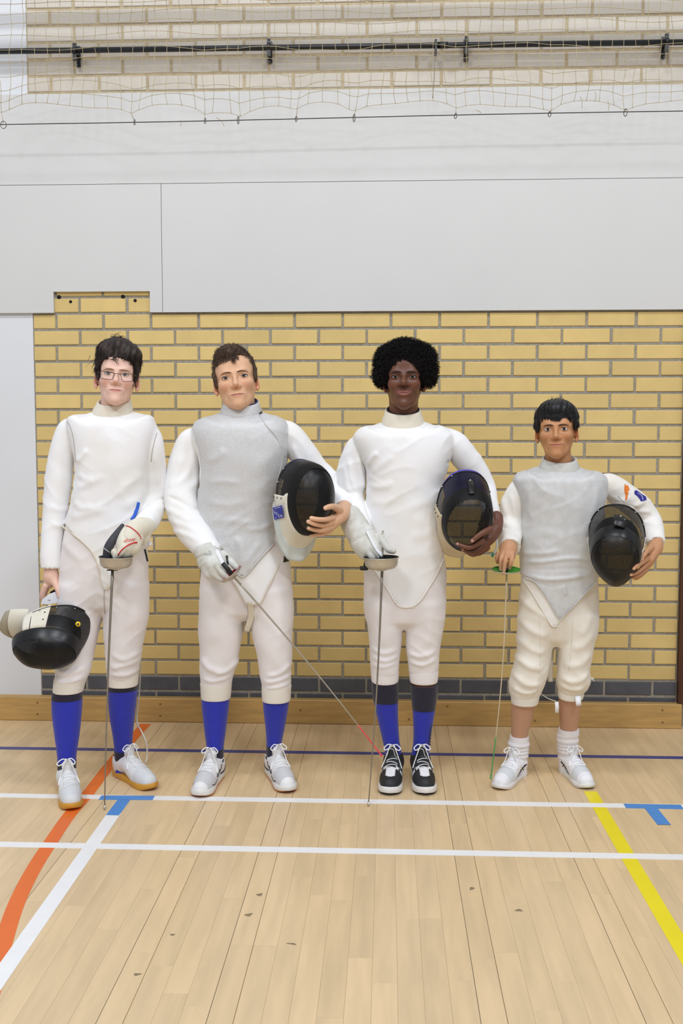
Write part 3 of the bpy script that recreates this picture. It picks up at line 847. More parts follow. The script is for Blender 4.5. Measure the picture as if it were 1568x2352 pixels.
def collar(parent, cx, cy_front, cy_back, wid, hgt, Y, m, name='collar', flare=1.0, lean=0, th=.006, depth=.92, ytop=None):
    """standing collar: bottom ring centre pixels; hgt in px; front lower than back"""
    k = 1/ppm(Y); a = wid*k; c = at(cx, (cy_front+cy_back)/2, Y); t = (cy_front-cy_back)/2*k
    n = 40; th_ = np.arange(n)*2*math.pi/n
    def ring(rad, dz, tl, dx=0):
        return np.stack([c[0]+dx+rad*np.cos(th_), c[1]+rad*depth*np.sin(th_), c[2]+dz+tl*np.sin(th_)], -1)
    hz = hgt*k; dx = lean*k
    G = np.stack([ring(a, -.004, t), ring(a*(.97+.03*flare)+.002, hz*.25, t, dx*.25), ring(a*(.93*flare), hz*.75, t*1.05, dx*.75), ring(a*.9*flare, hz*.97, t*1.08, dx), ring(a*.9*flare-th*.5, hz, t*1.08, dx), ring(a*.9*flare-th, hz*.96, t*1.08, dx), ring(a*.9*flare-th, hz*.2, t, dx*.3)], 1)
    return MB().grid(G[:, ::1], True).build(name, m, parent)
def hem_fn(poly, Y):
    P = np.array([at(p[0], p[1], Y) for p in poly]); xs_, zs_ = P[:, 0], P[:, 2]; o = np.argsort(xs_)
    xs_, zs_ = xs_[o], zs_[o]
    return lambda X: np.interp(X, xs_, zs_).astype(np.float32)
def neck_fn(cx, cyf, cyb, wid, Y, depth=.92, slope=.34):
    k = 1/ppm(Y); a = wid*k; c = at(cx, (cyf+cyb)/2, Y); t = (cyf-cyb)/2*k
    def fn(X, Y_, Z):
        r = np.sqrt((X-c[0])**2+((Y_-c[1])/depth)**2)
        q = np.maximum(r-a, 0)
        return (Z-(c[2]+t*np.clip((Y_-c[1])/(a*depth), -1.6, 1.2)-slope*np.minimum(q, .045)+.7*np.maximum(q-.045, 0))).astype(np.float32)
    return fn
def make_jacket(parent, Y0, torso, arms, hem, m, h=.0052, folds=(), armhole=None, k=.009, noise=.0012, cuffs=(), name='jacket', hollow=(), neck=None):
    prims = [stack(rows_px(torso, Y0), n=2.4)]
    ac = [chain_px(a, Y0, 5) for a in arms]
    lo, hi = bounds(prims+ac, .025)
    v = Vol(lo, hi, h); v.op(prims[0])
    if hem is not None:
        f = hem_fn(hem, Y0-.1); v.clip(lambda X, Y, Z: f(X)-Z)
    for c_ in ac: v.op(c_, k)
    if neck: v.clip(neck_fn(*neck), .020)
    for a_ in cuffs:
        E_, d_, R_ = arm_end(a_, Y0); v.op(ell(E_+d_*R_*1.33, np.full(3, R_*1.5)), .002, 's')
    V, Q = v.nets(2)
    N = vnormals(V, Q)
    V = V+N*(noise*wnoise(V, 1.1))[:, None]
    V = wrinkle(V, N, .0032)
    for poly, w, amp in folds: fold(V, N, poly, Y0-.08, w, amp)
    o = put(name, mesh_np(name, V, Q), m, parent)
    for a_ in cuffs:
        E_, d_, R_ = arm_end(a_, Y0); u_ = np.cross(d_, [0, 1., .2]); u_ /= np.linalg.norm(u_); w_ = np.cross(d_, u_); th = np.arange(28)*2*math.pi/28
        G = np.stack([E_+d_*o_+(np.cos(th)[:, None]*u_+np.sin(th)[:, None]*w_)*R_*k_ for o_, k_ in ((-.024, .985), (-.014, 1.02), (.0, 1.03), (.0035, 1.0), (.001, .93), (-.020, .80))], 1)
        MB().grid(G, True).build('sleeve_cuff', m, o)
    return o, Surf(V, Q)
def arm_end(a_, Y0):
    A, B = [at(p[0], p[1], Y0+p[3]) for p in a_[-2:]]; d = (B-A)/np.linalg.norm(B-A); return B, d, a_[-1][2]/ppm(Y0+a_[-1][3])
def inner_arm(a_): return [(p[0], p[1], min(p[2]*.5, 15), p[3]) for p in a_]
def make_breeches(parent, Y0, pelvis, legs, m, folds=(), h=.0052, noise=.0018, name='breeches'):
    pl = list(pelvis); r0 = pl[-1]; w_ = r0[2]-r0[1]; pl.append((r0[0]+22, r0[1]+w_*.25, r0[2]-w_*.25, r0[3]*.55))
    lg = []
    for l in legs:
        f0 = l[0]; w_ = f0[2]-f0[1]; lg.append([(f0[0]-18, f0[1]+w_*.28, f0[2]-w_*.28, f0[3]*.6), (f0[0]+14, f0[1]+1, f0[2]-1, f0[3]*.985)]+list(l[1:]))
    prims = [stack(rows_px(pl, Y0), n=2.4)]+[stack(rows_px(l, Y0), n=2.2) for l in lg]
    lo, hi = bounds(prims, .025)
    v = Vol(lo, hi, h); v.op(prims[0])
    tmp = []
    for p in prims[1:]: v.op(p, .014)
    V, Q = v.nets(2); N = vnormals(V, Q)
    V = V+N*(noise*wnoise(V, 1.3))[:, None]
    V = wrinkle(V, N, .0026)
    for poly, w, amp in folds: fold(V, N, poly, Y0-.07, w, amp)
    o = put(name, mesh_np(name, V, Q), m, parent)
    return o, Surf(V, Q)
def hand_piece(Y0, wrist, fingers, thumb, palm, col, nail=None, h=.0021, k=.005):
    """all points (px, py, dY); radii in px. wrist/palm: chains of (px,py,r,dY)"""
    prims = [chain_px(c_, Y0, 3) for c_ in palm]+[chain_px(wrist, Y0, 3)]
    fs = [chain_px(f, Y0, 3) for f in fingers+[thumb]]
    lo, hi = bounds(prims+fs, .012); v = Vol(lo, hi, h)
    for p in prims: v.op(p, .014)
    for p in fs: v.op(p, k)
    V, Q = v.nets(1)
    C = np.tile(np.array(lin(col)), (len(V), 1))
    if nail is not None:
        nc = np.array(lin(nail))
        for f in fingers+[thumb]:
            tip = at(f[0][0], f[0][1], Y0+f[0][3]); r = f[0][2]/ppm(Y0)
            nx = at(f[1][0], f[1][1], Y0+f[1][3]); ax = (tip-nx)/np.linalg.norm(tip-nx)
            d = np.linalg.norm(V-(tip+np.array([0, -r, 0])*.8), axis=1)
            w = np.clip((r*.75-d)/(r*.15), 0, 1)[:, None]*.8; C = C*(1-w)+nc*w
    return V, Q, C
def inner_body(Y0, pts, col, h=.011):
    """simple body under the clothes: torso, arms and legs in one surface"""
    prims = [chain_px(c_, Y0, 3) for c_ in pts]; lo, hi = bounds(prims, .03); v = Vol(lo, hi, h)
    for p in prims: v.op(p, .008)
    V, Q = v.nets(1); return V, Q, np.tile(np.array(lin(col)), (len(V), 1))
def seam(parent, surf, pts, r, m, off=.0006, name='seam', n=6):
    return MB().tube(drape(surf, pts, off, n), r, 6).build(name, m, parent)
# ------------------------------------------------------------------ shoes
def ankle_at(toe, ank, q):
    T = onfloor(*toe); L = q['L']; want = L-.050*L/.28; best = None
    for Y in np.linspace(T[1]+.02, T[1]+.30, 113):
        p = at(*ank, Y); d = abs(math.hypot(T[0]-p[0], T[1]-p[1])-want)
        if best is None or d < best[0]: best = (d, Y, p)
    return T, best[1], best[2]
def bent(rows, Y0, Ya, dtop=0.):
    """lean a leg's rows from the knee depth to the ankle depth"""
    a, b = rows[0][0], 1745.
    return [tuple(r[:4])+(dtop+(Ya-Y0-dtop)*min(1.0, (r[0]-a)/(b-a)),) for r in rows]
def shoe(parent, toe, heel, q):
    """toe: photo pixel of the sole's tip on the floor; heel: photo pixel of the ankle"""
    T, Ya, Ak = ankle_at(toe, heel, q); L = q['L']; k = L/.28; wd_ = q.get('w', 1.0)
    ax = np.array([T[0]-Ak[0], T[1]-Ak[1], 0]); ax /= np.linalg.norm(ax); lat = np.array([ax[1], -ax[0], 0.])
    Hh = T-ax*L
    tw = lambda P: Hh+np.asarray(P)[..., 0:1]*lat+np.asarray(P)[..., 1:2]*ax+np.asarray(P)[..., 2:3]*np.array([0, 0, 1.])
    v = Vol((-.07, -.02, -.01), (.07, L+.03, .16), .0034)
    S = lambda x, y, z: (x*k*wd_, y*k, z*k)
    v.op(ell(S(0, .048, .055), (.036*k*wd_, .046*k, .060*k)))
    v.op(chain([S(0, .06, .062), S(0, .11, .062), S(0, .155, .047), S(0, .20, .034), S(0, .243, .029)], [.034*k*wd_, .036*k*wd_, .038*k*wd_, .041*k*wd_, .033*k*wd_], 4), .02)
    v.op(ell(S(0, .050, .125), (.029*k*wd_, .040*k, .055*k)), .006, 's')
    v.op(ell(S(0, .105, .112), (.022*k*wd_, .016*k, .026*k)), .010)        # tongue
    sh = q.get('soleh', .022)*k
    v.clip(lambda X, Y, Z: sh*.6-Z+0*X+0*Y)
    V, Q = v.nets(1)
    x, y, z = V[:, 0]/k, V[:, 1]/k, V[:, 2]/k
    C = np.tile(np.array(lin(q['upper'])), (len(V), 1))
    for fn, colr in q.get('regions', []):
        w = np.clip(fn(x, y, z), 0, 1)[:, None]; C = C*(1-w)+np.array(lin(colr))*w
    root = put('shoe', mesh_np('upper', tw(V), Q), mat('shoe_upper', (255, 255, 255), .6, .05, 60, .15, 300, vcol='col'), parent)
    ca = root.data.color_attributes.new('col', 'FLOAT_COLOR', 'POINT'); ca.data.foreach_set('color', np.column_stack([C, np.ones(len(C))]).astype(np.float32).ravel())
    # sole
    ts = np.linspace(0, 1, 28)
    hw = np.interp(ts, [0, .04, .12, .3, .5, .7, .82, .92, .97, 1.0], [.004, .022, .033, .034, .034, .042, .043, .034, .022, .005])*k*wd_
    yy = -.006*k+ts*(L+.010*k)
    left = np.stack([-hw, yy], 1); right = np.stack([hw, yy], 1)[::-1]; out = np.vstack([left, right])
    def ring(sc, z_): 
        c_ = out.mean(0); P = c_+(out-c_)*np.array([sc, 1-(1-sc)*.4]); return np.column_stack([P, np.full(len(P), z_)+np.where(q.get('spring', 1), .012*k*np.clip((P[:, 1]/L-.78)/.22, 0, 1)**2*(1 if z_ < .004 else .6), 0)])
    def sole_part(z0, z1, m_, name, sc=(.95, 1.02), lo_=0, hi_=1, par=root):
        G = np.stack([ring(sc[0], z0), ring(sc[1], z0+(z1-z0)*.3), ring(sc[1], z0+(z1-z0)*.8), ring(sc[1]-.05, z1)], 1)
        mb = MB().grid(tw(G.reshape(-1, 3)).reshape(G.shape)[::-1], True)
        for kk in (0, -1):
            P = tw(G[:, kk]); n = len(P)//2
            a = np.arange(n-1); A_ = a; B_ = a+1; C_ = 2*n-2-a; D_ = 2*n-1-a
            qd = np.stack([A_, B_, C_, D_], 1); mb.add(P, qd if kk == 0 else qd[:, ::-1])
        return mb.build(name, m_, par)
    for z0, z1, m_, nm, sc in q['soles']: sole_part(z0*k, z1*k, m_, nm, sc)
    su = Surf(V, Q)
    def top(xx, yy_, off=.0015):
        h_ = su.b.ray_cast(Vector((xx, yy_, .3)), Vector((0, 0, -1)))
        return (np.array(h_[0])+np.array(h_[1])*off) if h_[0] else np.array((xx, yy_, .05))
    ml = q['lace']
    for i in range(q.get('nlace', 5)):
        yl = (.118+.018*i)*k; w = (.019+.001*i)*k
        P = [top(xx, yl+(.006 if (i % 2) else -.003)*k*(xx/w), .0016) for xx in np.linspace(-w, w, 9)]
        MB().tube(tw(np.array(P)), .0024*k, 6, flat=.6).build('lace', ml, root)
    b0 = top(0, .112*k, .004)
    for sg, ln, dr in q.get('bow', [(-1, .032, .02), (1, .032, .02)]):
        lp = [b0, b0+np.array([sg*ln*.5, .002, .006]), b0+np.array([sg*ln, .010, -.006]), b0+np.array([sg*ln*.8, .020, -.012]), b0+np.array([sg*ln*.3, .012, -.004]), b0]
        P = catmull(np.array(lp), 5)
        MB().tube(tw(P), .0023, 6).build('lace_loop', ml, root)
        e = [b0, b0+np.array([sg*ln*.25, .018, .006]), top(sg*.027*k, .135*k, .003), top(sg*.036*k, .155*k, .003)]
        MB().tube(tw(catmull(np.array(e), 5)), .0022, 6).build('lace_end', ml, root)
    # stripes or marks: polylines (side, [(y, z)...], r)
    for sd, pl, r, m_ in q.get('marks', []):
        P = []
        for yy_, zz in catmull(np.array(pl, float), 4):
            h_ = su.b.ray_cast(Vector((sd*.12, yy_*k, zz*k)), Vector((-sd, 0, 0)))
            if h_[0]: P.append(np.array(h_[0])+np.array(h_[1])*.0004)
        if len(P) > 2: MB().tube(tw(np.array(P)), r*k, 6).build('shoe_mark', m_, root)
    # collar lining
    ml2 = q.get('lining')
    if ml2:
        th = np.linspace(0, 2*math.pi, 25)[:-1]
        P = []
        for t in th:
            xx, yy_ = .0285*k*wd_*math.cos(t), .050*k+.039*k*math.sin(t)
            h_ = su.b.ray_cast(Vector((xx*1.12, .05*k+(yy_-.05*k)*1.1, .3)), Vector((0, 0, -1))); zz = h_[0].z if h_[0] else .07
            P.append((xx*1.05, .05*k+(yy_-.05*k)*1.04, min(zz, .1*k)))
        MB().tube(tw(np.array(P)), .0035*k, 6, closed=True).build('collar_lining', ml2, root)
    return root
m_gum = mat('gum_rubber', (206, 150, 52), .5, .08, 20)
m_gum2 = mat('tan_gum_rubber', (192, 120, 62), .5, .08, 20)
m_wsole = mat('white_rubber', (228, 226, 222), .5, .05, 30)
m_bsole = mat('black_rubber_sole', (40, 42, 42), .55, .1, 30)
m_lacew = mat('white_lace', (236, 236, 236), .8)
m_green = mat('dark_green_lining', (14, 58, 44), .8)
m_greylin = mat('grey_lining', (170, 174, 176), .8)
m_mark = mat('black_shoe_mark', (24, 26, 32), .5)
m_navymark = mat('navy_shoe_mark', (34, 36, 58), .5)
st = lambda v, w=.003: v/w+.5
SHOE1 = dict(upper=(230, 231, 232), L=.285, soles=[(.0, .024, m_gum, 'sole', (.94, 1.0))], lace=m_lacew, lining=m_green, nlace=6, spring=1,
    regions=[(lambda x, y, z: st(y-.195)*.7, (214, 216, 218)), (lambda x, y, z: st(.001-np.abs(np.abs(x)-.021), .001)*(y > .11)*(y < .2)*.4, (190, 190, 194))],
    bow=[(-1, .026, .02), (1, .040, .03)])
SHOE2 = dict(upper=(232, 232, 233), L=.285, soles=[(.0, .009, m_gum2, 'outsole', (.93, .985)), (.007, .027, m_wsole, 'midsole', (.985, 1.02))], lace=m_lacew, lining=m_navymark, nlace=5,
    regions=[(lambda x, y, z: st(y-.190)*st(.256-y)*st(z-.027), (206, 207, 210))],
    marks=[(sd, pl, r, m_navymark) for sd in (-1, 1) for pl, r in (([(.02, .05), (.05, .035), (.075, .03)], .003), ([(.085, .07), (.10, .05), (.115, .038)], .0022), ([(.12, .062), (.13, .05), (.142, .04)], .0022), ([(.15, .055), (.165, .045)], .002), ([(.16, .036), (.2, .03), (.225, .036)], .0016), ([(.06, .08), (.075, .075)], .003))])
SHOE3 = dict(upper=(234, 233, 236), L=.29, w=1.04, soles=[(.0, .008, m_bsole, 'outsole', (.95, 1.0)), (.006, .028, m_wsole, 'midsole', (1.0, 1.03))], lace=m_lacew, lining=m_bsole, nlace=5,
    regions=[(lambda x, y, z: st(.036+.010*np.clip(np.abs(x)/.03, 0, 1)*(y < .25)-z)*st(y-.170), (38, 42, 44)),
             (lambda x, y, z: st(np.abs(x)-.03)*st(y-.06)*st(.17-y)*st(.062-z), (30, 32, 34)),
             (lambda x, y, z: st(z-.082)*st(y-.085), (30, 32, 36)), (lambda x, y, z: st(.0155-np.abs(x))*st(y-.105)*st(.19-y), (36, 38, 40))])
SHOE4 = dict(upper=(238, 238, 242), L=.25, w=1.06, soles=[(.0, .022, m_wsole, 'sole', (.96, 1.04))], lace=m_lacew, lining=m_greylin, nlace=5,
    regions=[(lambda x, y, z: st(y-.185)*st(.235-y)*st(z-.03)*.5, (214, 218, 222))],
    marks=[(sd, pl, r, m_mark) for sd in (-1, 1) for pl, r in (([(.055, .062), (.085, .055), (.115, .040), (.135, .026)], .0024), ([(.072, .064), (.095, .050), (.112, .030)], .0024), ([(.075, .040), (.098, .058)], .002), ([(.088, .034), (.112, .052)], .002))])

def hem_tube(parent, surf, poly, r, m, lift=4, n=6, name='hem_binding'):
    """binding that follows a hem: pixels are moved towards the cloth, then smoothed"""
    P = catmull(np.array(poly, float), n); c = np.array([np.interp(.5, [0, 1], [P[:, 0].min(), P[:, 0].max()]), P[:, 1].min()-20])
    out = []
    for p in P:
        d = c-p; d /= np.linalg.norm(d)+1e-9; q = p+d*lift
        h = surf.b.ray_cast(Vector(CAM), Vector(ray(*q)).normalized())
        if h[0] is None: continue
        dep = (np.array(h[0])-CAM)@_f; rr = ray(*(p+d*1.0)); out.append(CAM+rr*(dep/(rr@_f)))
    out = np.array(out)
    for _ in range(4): out[1:-1] = .25*out[:-2]+.5*out[1:-1]+.25*out[2:]
    return MB().tube(out, r, 8).build(name, m, parent)
# ================================================================== MASKS
def wire_mat(name, pitch, cover, rgb=(7, 7, 8)):
    m = bpy.data.materials.new(name); m.use_nodes = True; nt = m.node_tree; N = nt.nodes; L = nt.links
    b = N['Principled BSDF']; b.inputs['Base Color'].default_value = (*lin(rgb), 1); b.inputs['Roughness'].default_value = .38; b.inputs['Specular IOR Level'].default_value = .3
    uv = N.new('ShaderNodeUVMap'); uv.uv_map = 'uv'; sep = N.new('ShaderNodeSeparateXYZ'); L.new(uv.outputs[0], sep.inputs[0])
    outs = []
    for i in (0, 1):
        a = N.new('ShaderNodeMath'); a.operation = 'MULTIPLY'; a.inputs[1].default_value = 1/pitch; L.new(sep.outputs[i], a.inputs[0])
        f = N.new('ShaderNodeMath'); f.operation = 'FRACT'; L.new(a.outputs[0], f.inputs[0])
        g = N.new('ShaderNodeMath'); g.operation = 'LESS_THAN'; g.inputs[1].default_value = cover; L.new(f.outputs[0], g.inputs[0]); outs.append(g)
    mx = N.new('ShaderNodeMath'); mx.operation = 'MAXIMUM'; L.new(outs[0].outputs[0], mx.inputs[0]); L.new(outs[1].outputs[0], mx.inputs[1])
    tr = N.new('ShaderNodeBsdfTransparent'); ms = N.new('ShaderNodeMixShader')
    L.new(mx.outputs[0], ms.inputs[0]); L.new(tr.outputs[0], ms.inputs[1]); L.new(b.outputs[0], ms.inputs[2]); L.new(ms.outputs[0], N['Material Output'].inputs['Surface'])
    return m
m_wire_front = wire_mat('black_wire_mesh', .0026, .68)
m_wire_dense = wire_mat('dense_black_wire_mesh', .0024, .82)
m_wire_side = wire_mat('black_wire_side_mesh', .0030, .56)
m_trim = mat('black_leather_trim', (10, 10, 12), .6, .2, 40, .1, 200, spec=.25)
m_gloss = mat('black_plastic_trim', (10, 11, 13), .32, .15, 40)
m_rivet = mat('rivet', (186, 186, 184), .3, .1, 50, metal=.7)
def grid_uv(name, G, U, m, parent, closed=False):
    mb = MB().grid(G, closed); me = mb.mesh(name); a, b = G.shape[:2]
    uvl = me.uv_layers.new(name='uv'); li = np.empty(len(me.loops), np.int32); me.loops.foreach_get('vertex_index', li)
    uvl.data.foreach_set('uv', np.asarray(U, np.float32).reshape(-1, 2)[li].ravel())
    o = put(name, me, m, parent); return o
class Mask: pass
def make_mask(label, c_px, Y, front, up, q):
    c = at(*c_px, Y); f = np.array(front, float); f /= np.linalg.norm(f); u = np.array(up, float); u -= f*(u@f); u /= np.linalg.norm(u); r = np.cross(f, u)
    k = q.get('s', 1.0)
    tw = lambda P: c+k*(np.asarray(P)[..., 0:1]*r-np.asarray(P)[..., 1:2]*f+np.asarray(P)[..., 2:3]*u)
    root = empty('fencing_mask', tuple(c)); tag(root, label, 'mask', None)
    A, T, B, ch, D = q.get('a', .092), q.get('top', .116), q.get('bot', .142), q.get('chin', .2), q.get('dome', .082)
    nt_ = 64
    th = np.arange(nt_)*2*math.pi/nt_                 # 0 = top, clockwise seen from the front
    def outline(t, sc=1.0):
        x = A*np.sin(t); z = np.where(np.cos(t) > 0, T, B)*np.cos(t)
        low = np.clip(-np.cos(t), 0, 1); x = x*(1-ch*low**1.5)
        x = np.sign(x)*np.abs(x/A)**.88*A
        return x*sc, z*sc
    # front dome
    rr = np.linspace(0, 1, 22)
    X, Z = outline(th)
    G = np.zeros((nt_, 22, 3))
    for j, t in enumerate(rr):
        G[:, j, 0] = X*t; G[:, j, 2] = Z*t; G[:, j, 1] = -D*np.sqrt(np.maximum(1-t**2.4, 0))-.004*(1-t)
    # chin bulges further forward
    G[:, :, 1] -= .012*np.exp(-((G[:, :, 2]+.07)/.05)**2-(G[:, :, 0]/.05)**2)*np.clip(1-rr[None, :], 0, 1)*2
    fm = grid_uv('front_mesh', tw(G), np.stack([G[:, :, 0]*.82+G[:, :, 2]*.57, G[:, :, 2]*.82-G[:, :, 0]*.57], -1), m_wire_dense if q.get('dense') else m_wire_front, root, True)
    # trim around the face
    bw = q.get('band', .016); x1, z1 = outline(th)
    bi = q.get('bandin', .93); dm = lambda t: -D*math.sqrt(max(1-t**2.4, 0))-.003
    prof = [(bi, dm(bi)), ((bi+1)/2, dm((bi+1)/2)), (.985, dm(.985)), (1.03, .002), (1.035, .008*q.get('bandk', 1)), (1.03, .015*q.get('bandk', 1)), (.99, .016*q.get('bandk', 1))]
    Gt = np.stack([np.stack([x1*p[0], np.full(nt_, p[1]), z1*p[0]], -1) for p in prof], 1)
    tr_ = MB().grid(tw(Gt), True).build('face_trim', m_gloss if q.get('glossy') else m_trim, root)
    # side mesh
    span = q.get('span', 2.25); ts = np.linspace(-span, span, 60)
    ns = 12; Gs = np.zeros((60, ns, 3)); Us = np.zeros((60, ns, 2))
    dep = q.get('depth', .105)
    for j in range(ns):
        w = j/(ns-1); x, z = outline(ts, 1.02+.10*w*q.get('flare', 1.0)+.03*math.sin(w*math.pi))
        d = dep*(1-.45*np.clip((np.abs(ts)-1.0)/1.25, 0, 1)**1.3)
        Gs[:, j] = np.stack([x, .004+d*w, z+q.get('lift', .012)*w*np.cos(ts).clip(0, 1)], -1); Us[:, j] = np.stack([ts*.11, np.full(60, w*dep)], -1)
    sm = grid_uv('side_mesh', tw(Gs), Us, m_wire_side, root)
    MB().tube(tw(Gs[:, -1]), .0032*k, 8).build('rear_rim', m_gloss, root)
    MB().tube(tw(np.vstack([Gs[0], Gs[0][-1:]])), .0022*k, 6).build('side_edge', m_gloss, root); MB().tube(tw(np.vstack([Gs[-1], Gs[-1][-1:]])), .0022*k, 6).build('side_edge', m_gloss, root)
    # rivets
    for sd in (-1, 1):
        for i in range(4):
            ii = int((60-1)*(.5+sd*(.14+.105*i))); p = Gs[ii, ns-2]; p0 = tw(p[None])[0]
            MB().sphere(tw((p*np.array([1.03, 1, 1.03]))[None])[0], .0032, 6).build('rivet', m_rivet, root)
    # lining inside the top
    if q.get('lining'):
        tl = np.linspace(-1.15, 1.15, 30); Gl = np.zeros((30, 8, 3))
        for j in range(8):
            w = j/7; x, z = outline(tl, .93+.09*w); Gl[:, j] = np.stack([x, np.full(30, -.012+(.012+dep*q.get('liner', 1.03))*w), z+.010*w+(.012 if q.get('liner') else 0)*w], -1)
        MB().grid(tw(Gl)).build('lining', q['lining'], root)
        # padding band across the brow
    pd = np.linspace(-2.2, 2.2, 36); Gp = np.zeros((36, 6, 3))
    for j in range(6):
        w = j/5; x, z = outline(pd, .90+.04*math.sin(w*math.pi)); Gp[:, j] = np.stack([x, np.full(36, .03+.06*w), z], -1)
    MB().grid(tw(Gp)).build('padding', q.get('pad', m_trim), root)
    # bib
    tb = np.linspace(q.get('b0', 1.5), 2*math.pi-q.get('b0', 1.5), 44); nb = 12; Gb = np.zeros((44, nb, 3)); dl = q.get('biblen', .10)
    for j in range(nb):
        w = j/(nb-1); x, z = outline(tb, 1.01)
        side = np.abs(np.sin(tb)); dn = np.clip(-np.cos(tb), 0, 1)
        x2 = x*(1+.16*w*q.get('bibflare', 1)); z2 = z-dl*w*(.25+.75*dn**.8)-.02*w*side; y2 = q.get('bib0', .006)+q.get('bibd', 1.)*.075*w*(1-.55*dn)+.020*math.sin(w*math.pi)*dn+q.get('bibback', .03)*w+.004*np.sin(tb*9)*w
        if j == 0: y2 = y2-.004
        Gb[:, j] = np.stack([x2, y2, z2], -1)
    if q.get('throat'):
        nb = 14; Gb = np.zeros((44, nb, 3)); ph = np.linspace(-1.45, 1.45, 44)
        for j in range(nb):
            w = j/(nb-1); Rr = .088*(1-.42*w**2.2); zc_ = -.085-.125*math.sin(w*1.45)
            Gb[:, j] = np.stack([Rr*np.sin(ph), .118-.055*np.cos(ph)*(1-.15*w)+.012*w*w, np.full(44, zc_)+.025*w*(1-np.cos(ph))], -1)
    bib = MB().grid(tw(Gb)).build('bib', q['bib'], root)
    sol = bib.modifiers.new('thickness', 'SOLIDIFY'); sol.thickness = .004
    MB().tube(tw(Gb[:, -1]), .0036*k, 8).build('bib_edge', q.get('bibedge', q['bib']), root)
    if q.get('bib2'):
        G2 = Gb[:, (7 if q.get('throat') else 6):].copy(); nrm = np.array([0, -.0032, 0]); G2 = G2+nrm; G2[:, :, 0] *= 1.015; G2[:, :, 2] -= .001
        b2_ = MB().grid(tw(G2)).build('bib_panel', q['bib2'], root)
        s2_ = b2_.modifiers.new('thickness', 'SOLIDIFY'); s2_.thickness = .003
    # side panels of cloth along the lower side mesh
    for sd in (-1, 1):
        tsd = sd*np.linspace(1.55, span+.25, 14); Gc = np.zeros((14, 7, 3))
        for j in range(7):
            w = j/6; x, z = outline(tsd, 1.045+.10*w+.03*math.sin(w*math.pi)); d = dep*(1-.45*np.clip((np.abs(tsd)-1.0)/1.25, 0, 1)**1.3)
            Gc[:, j] = np.stack([x, .012+d*w*1.02, z], -1)
        gp = MB().grid(tw(Gc if sd < 0 else Gc[::-1])).build('bib_side', q['bib'], root)
        s3_ = gp.modifiers.new('thickness', 'SOLIDIFY'); s3_.thickness = .003
        for i in (2, 4, 6):
            MB().sphere(tw((Gc[2, i]*np.array([1.004, 1, 1.0]))[None])[0], .0030, 6).build('rivet', m_wire, root)
    o = Mask(); o.root = root; o.tw = tw; o.outline = outline; o.Gs = Gs; o.Gb = Gb; o.G = G; o.k = k
    vs = []; fs = []; n = 0
    for g_, cl in ((G, True), (Gt, True), (Gs, False)):
        mbx = MB().grid(tw(g_), cl); V = mbx.V[0]; vs.append(V); fs.append(mbx.Q[0]+n); n += len(V)
    o.surf = Surf(np.concatenate(vs), np.concatenate(fs))
    vs = []; fs = []; n = 0
    for g_, cl in ((Gs, False), (Gb, False), (Gc, False)):
        mbx = MB().grid(tw(g_), cl); V = mbx.V[0]; vs.append(V); fs.append(mbx.Q[0]+n); n += len(V)
    o.surf2 = Surf(np.concatenate(vs), np.concatenate(fs))
    return o
def snap(fingers, surf, Y0, sink=0.0):
    out = []
    for f in fingers:
        g = []
        for p in f:
            d = Vector(ray(p[0], p[1])).normalized(); h = surf.b.ray_cast(Vector(CAM), d); r = p[2]/ppm(Y0-.2)
            if h[0] is not None:
                want = h[0].y-Y0-r*(.95-sink)
                g.append((p[0], p[1], p[2], want if abs(want-p[3]) < .12 else p[3]))
            else: g.append(p)
        out.append(g)
    return out
m_bibw = cloth('white_bib_cotton', (226, 222, 208), (214, 208, 190))
m_bibb = cloth('pale_blue_bib', (206, 214, 212), (196, 202, 198))
m_bibc = cloth('beige_bib_cotton', (206, 190, 160), (196, 180, 150))
m_bibg = mat('grey_bib_lame', (168, 160, 140), .6, .2, 30, .2, 300)
m_navyl = mat('navy_mask_lining', (26, 26, 62), .9, .2, 40)
m_violet = mat('violet_mask_lining', (86, 76, 196), .8, .15, 30)
# mask hanging from the first fencer's hand
mk1 = make_mask('black fencing mask with cream bib hanging face down from a lowered hand', (112, 1484), -1.05, (.02, -.80, -.62), (1, -.03, -.06), dict(a=.092, top=.120, bot=.138, chin=.12, bib=m_bibw, bib2=m_bibg, biblen=.115, throat=True, bibflare=-.5, depth=.125, span=2.0, glossy=True, dense=True, b0=1.75, bibback=.0, bibd=.3, bib0=.05, s=.98))
# mask hugged by the second fencer
mk2 = make_mask('black fencing mask with blue label on its white bib, hugged against the silver vest', (712, 1146), -1.03, (.50, -.84, -.04), (.10, 0, 1), dict(a=.090, top=.130, bot=.134, chin=.16, bib=m_bibw, bib2=m_bibb, bibedge=m_bibb, biblen=.105, lining=m_navyl, depth=.10, span=1.75, flare=.5, b0=1.45, bibflare=.2, lift=0, bandk=1.9, bandin=.90, dense=True))
mk3 = make_mask('black fencing mask with violet lining and beige bib, tucked under the tall fencer\'s arm', (1073, 1192), -1.02, (.10, -.90, -.40), (.06, 0, 1), dict(a=.093, top=.120, bot=.128, chin=.10, bib=m_bibc, biblen=.085, bibflare=-.6, lining=m_violet, liner=1.16, bandin=.88, depth=.105, span=2.2, flare=.7, bibback=.05))
mk4 = make_mask('worn black fencing mask with pointed chin held against the smallest fencer\'s hip', (1413, 1270), -1.00, (-.22, -.84, -.50), (-.02, 0, 1), dict(a=.092, top=.112, bot=.140, chin=.34, bib=m_bibw, biblen=.03, bibflare=-.8, depth=.115, span=2.35, flare=.9, glossy=True, dense=True, bibback=.06))
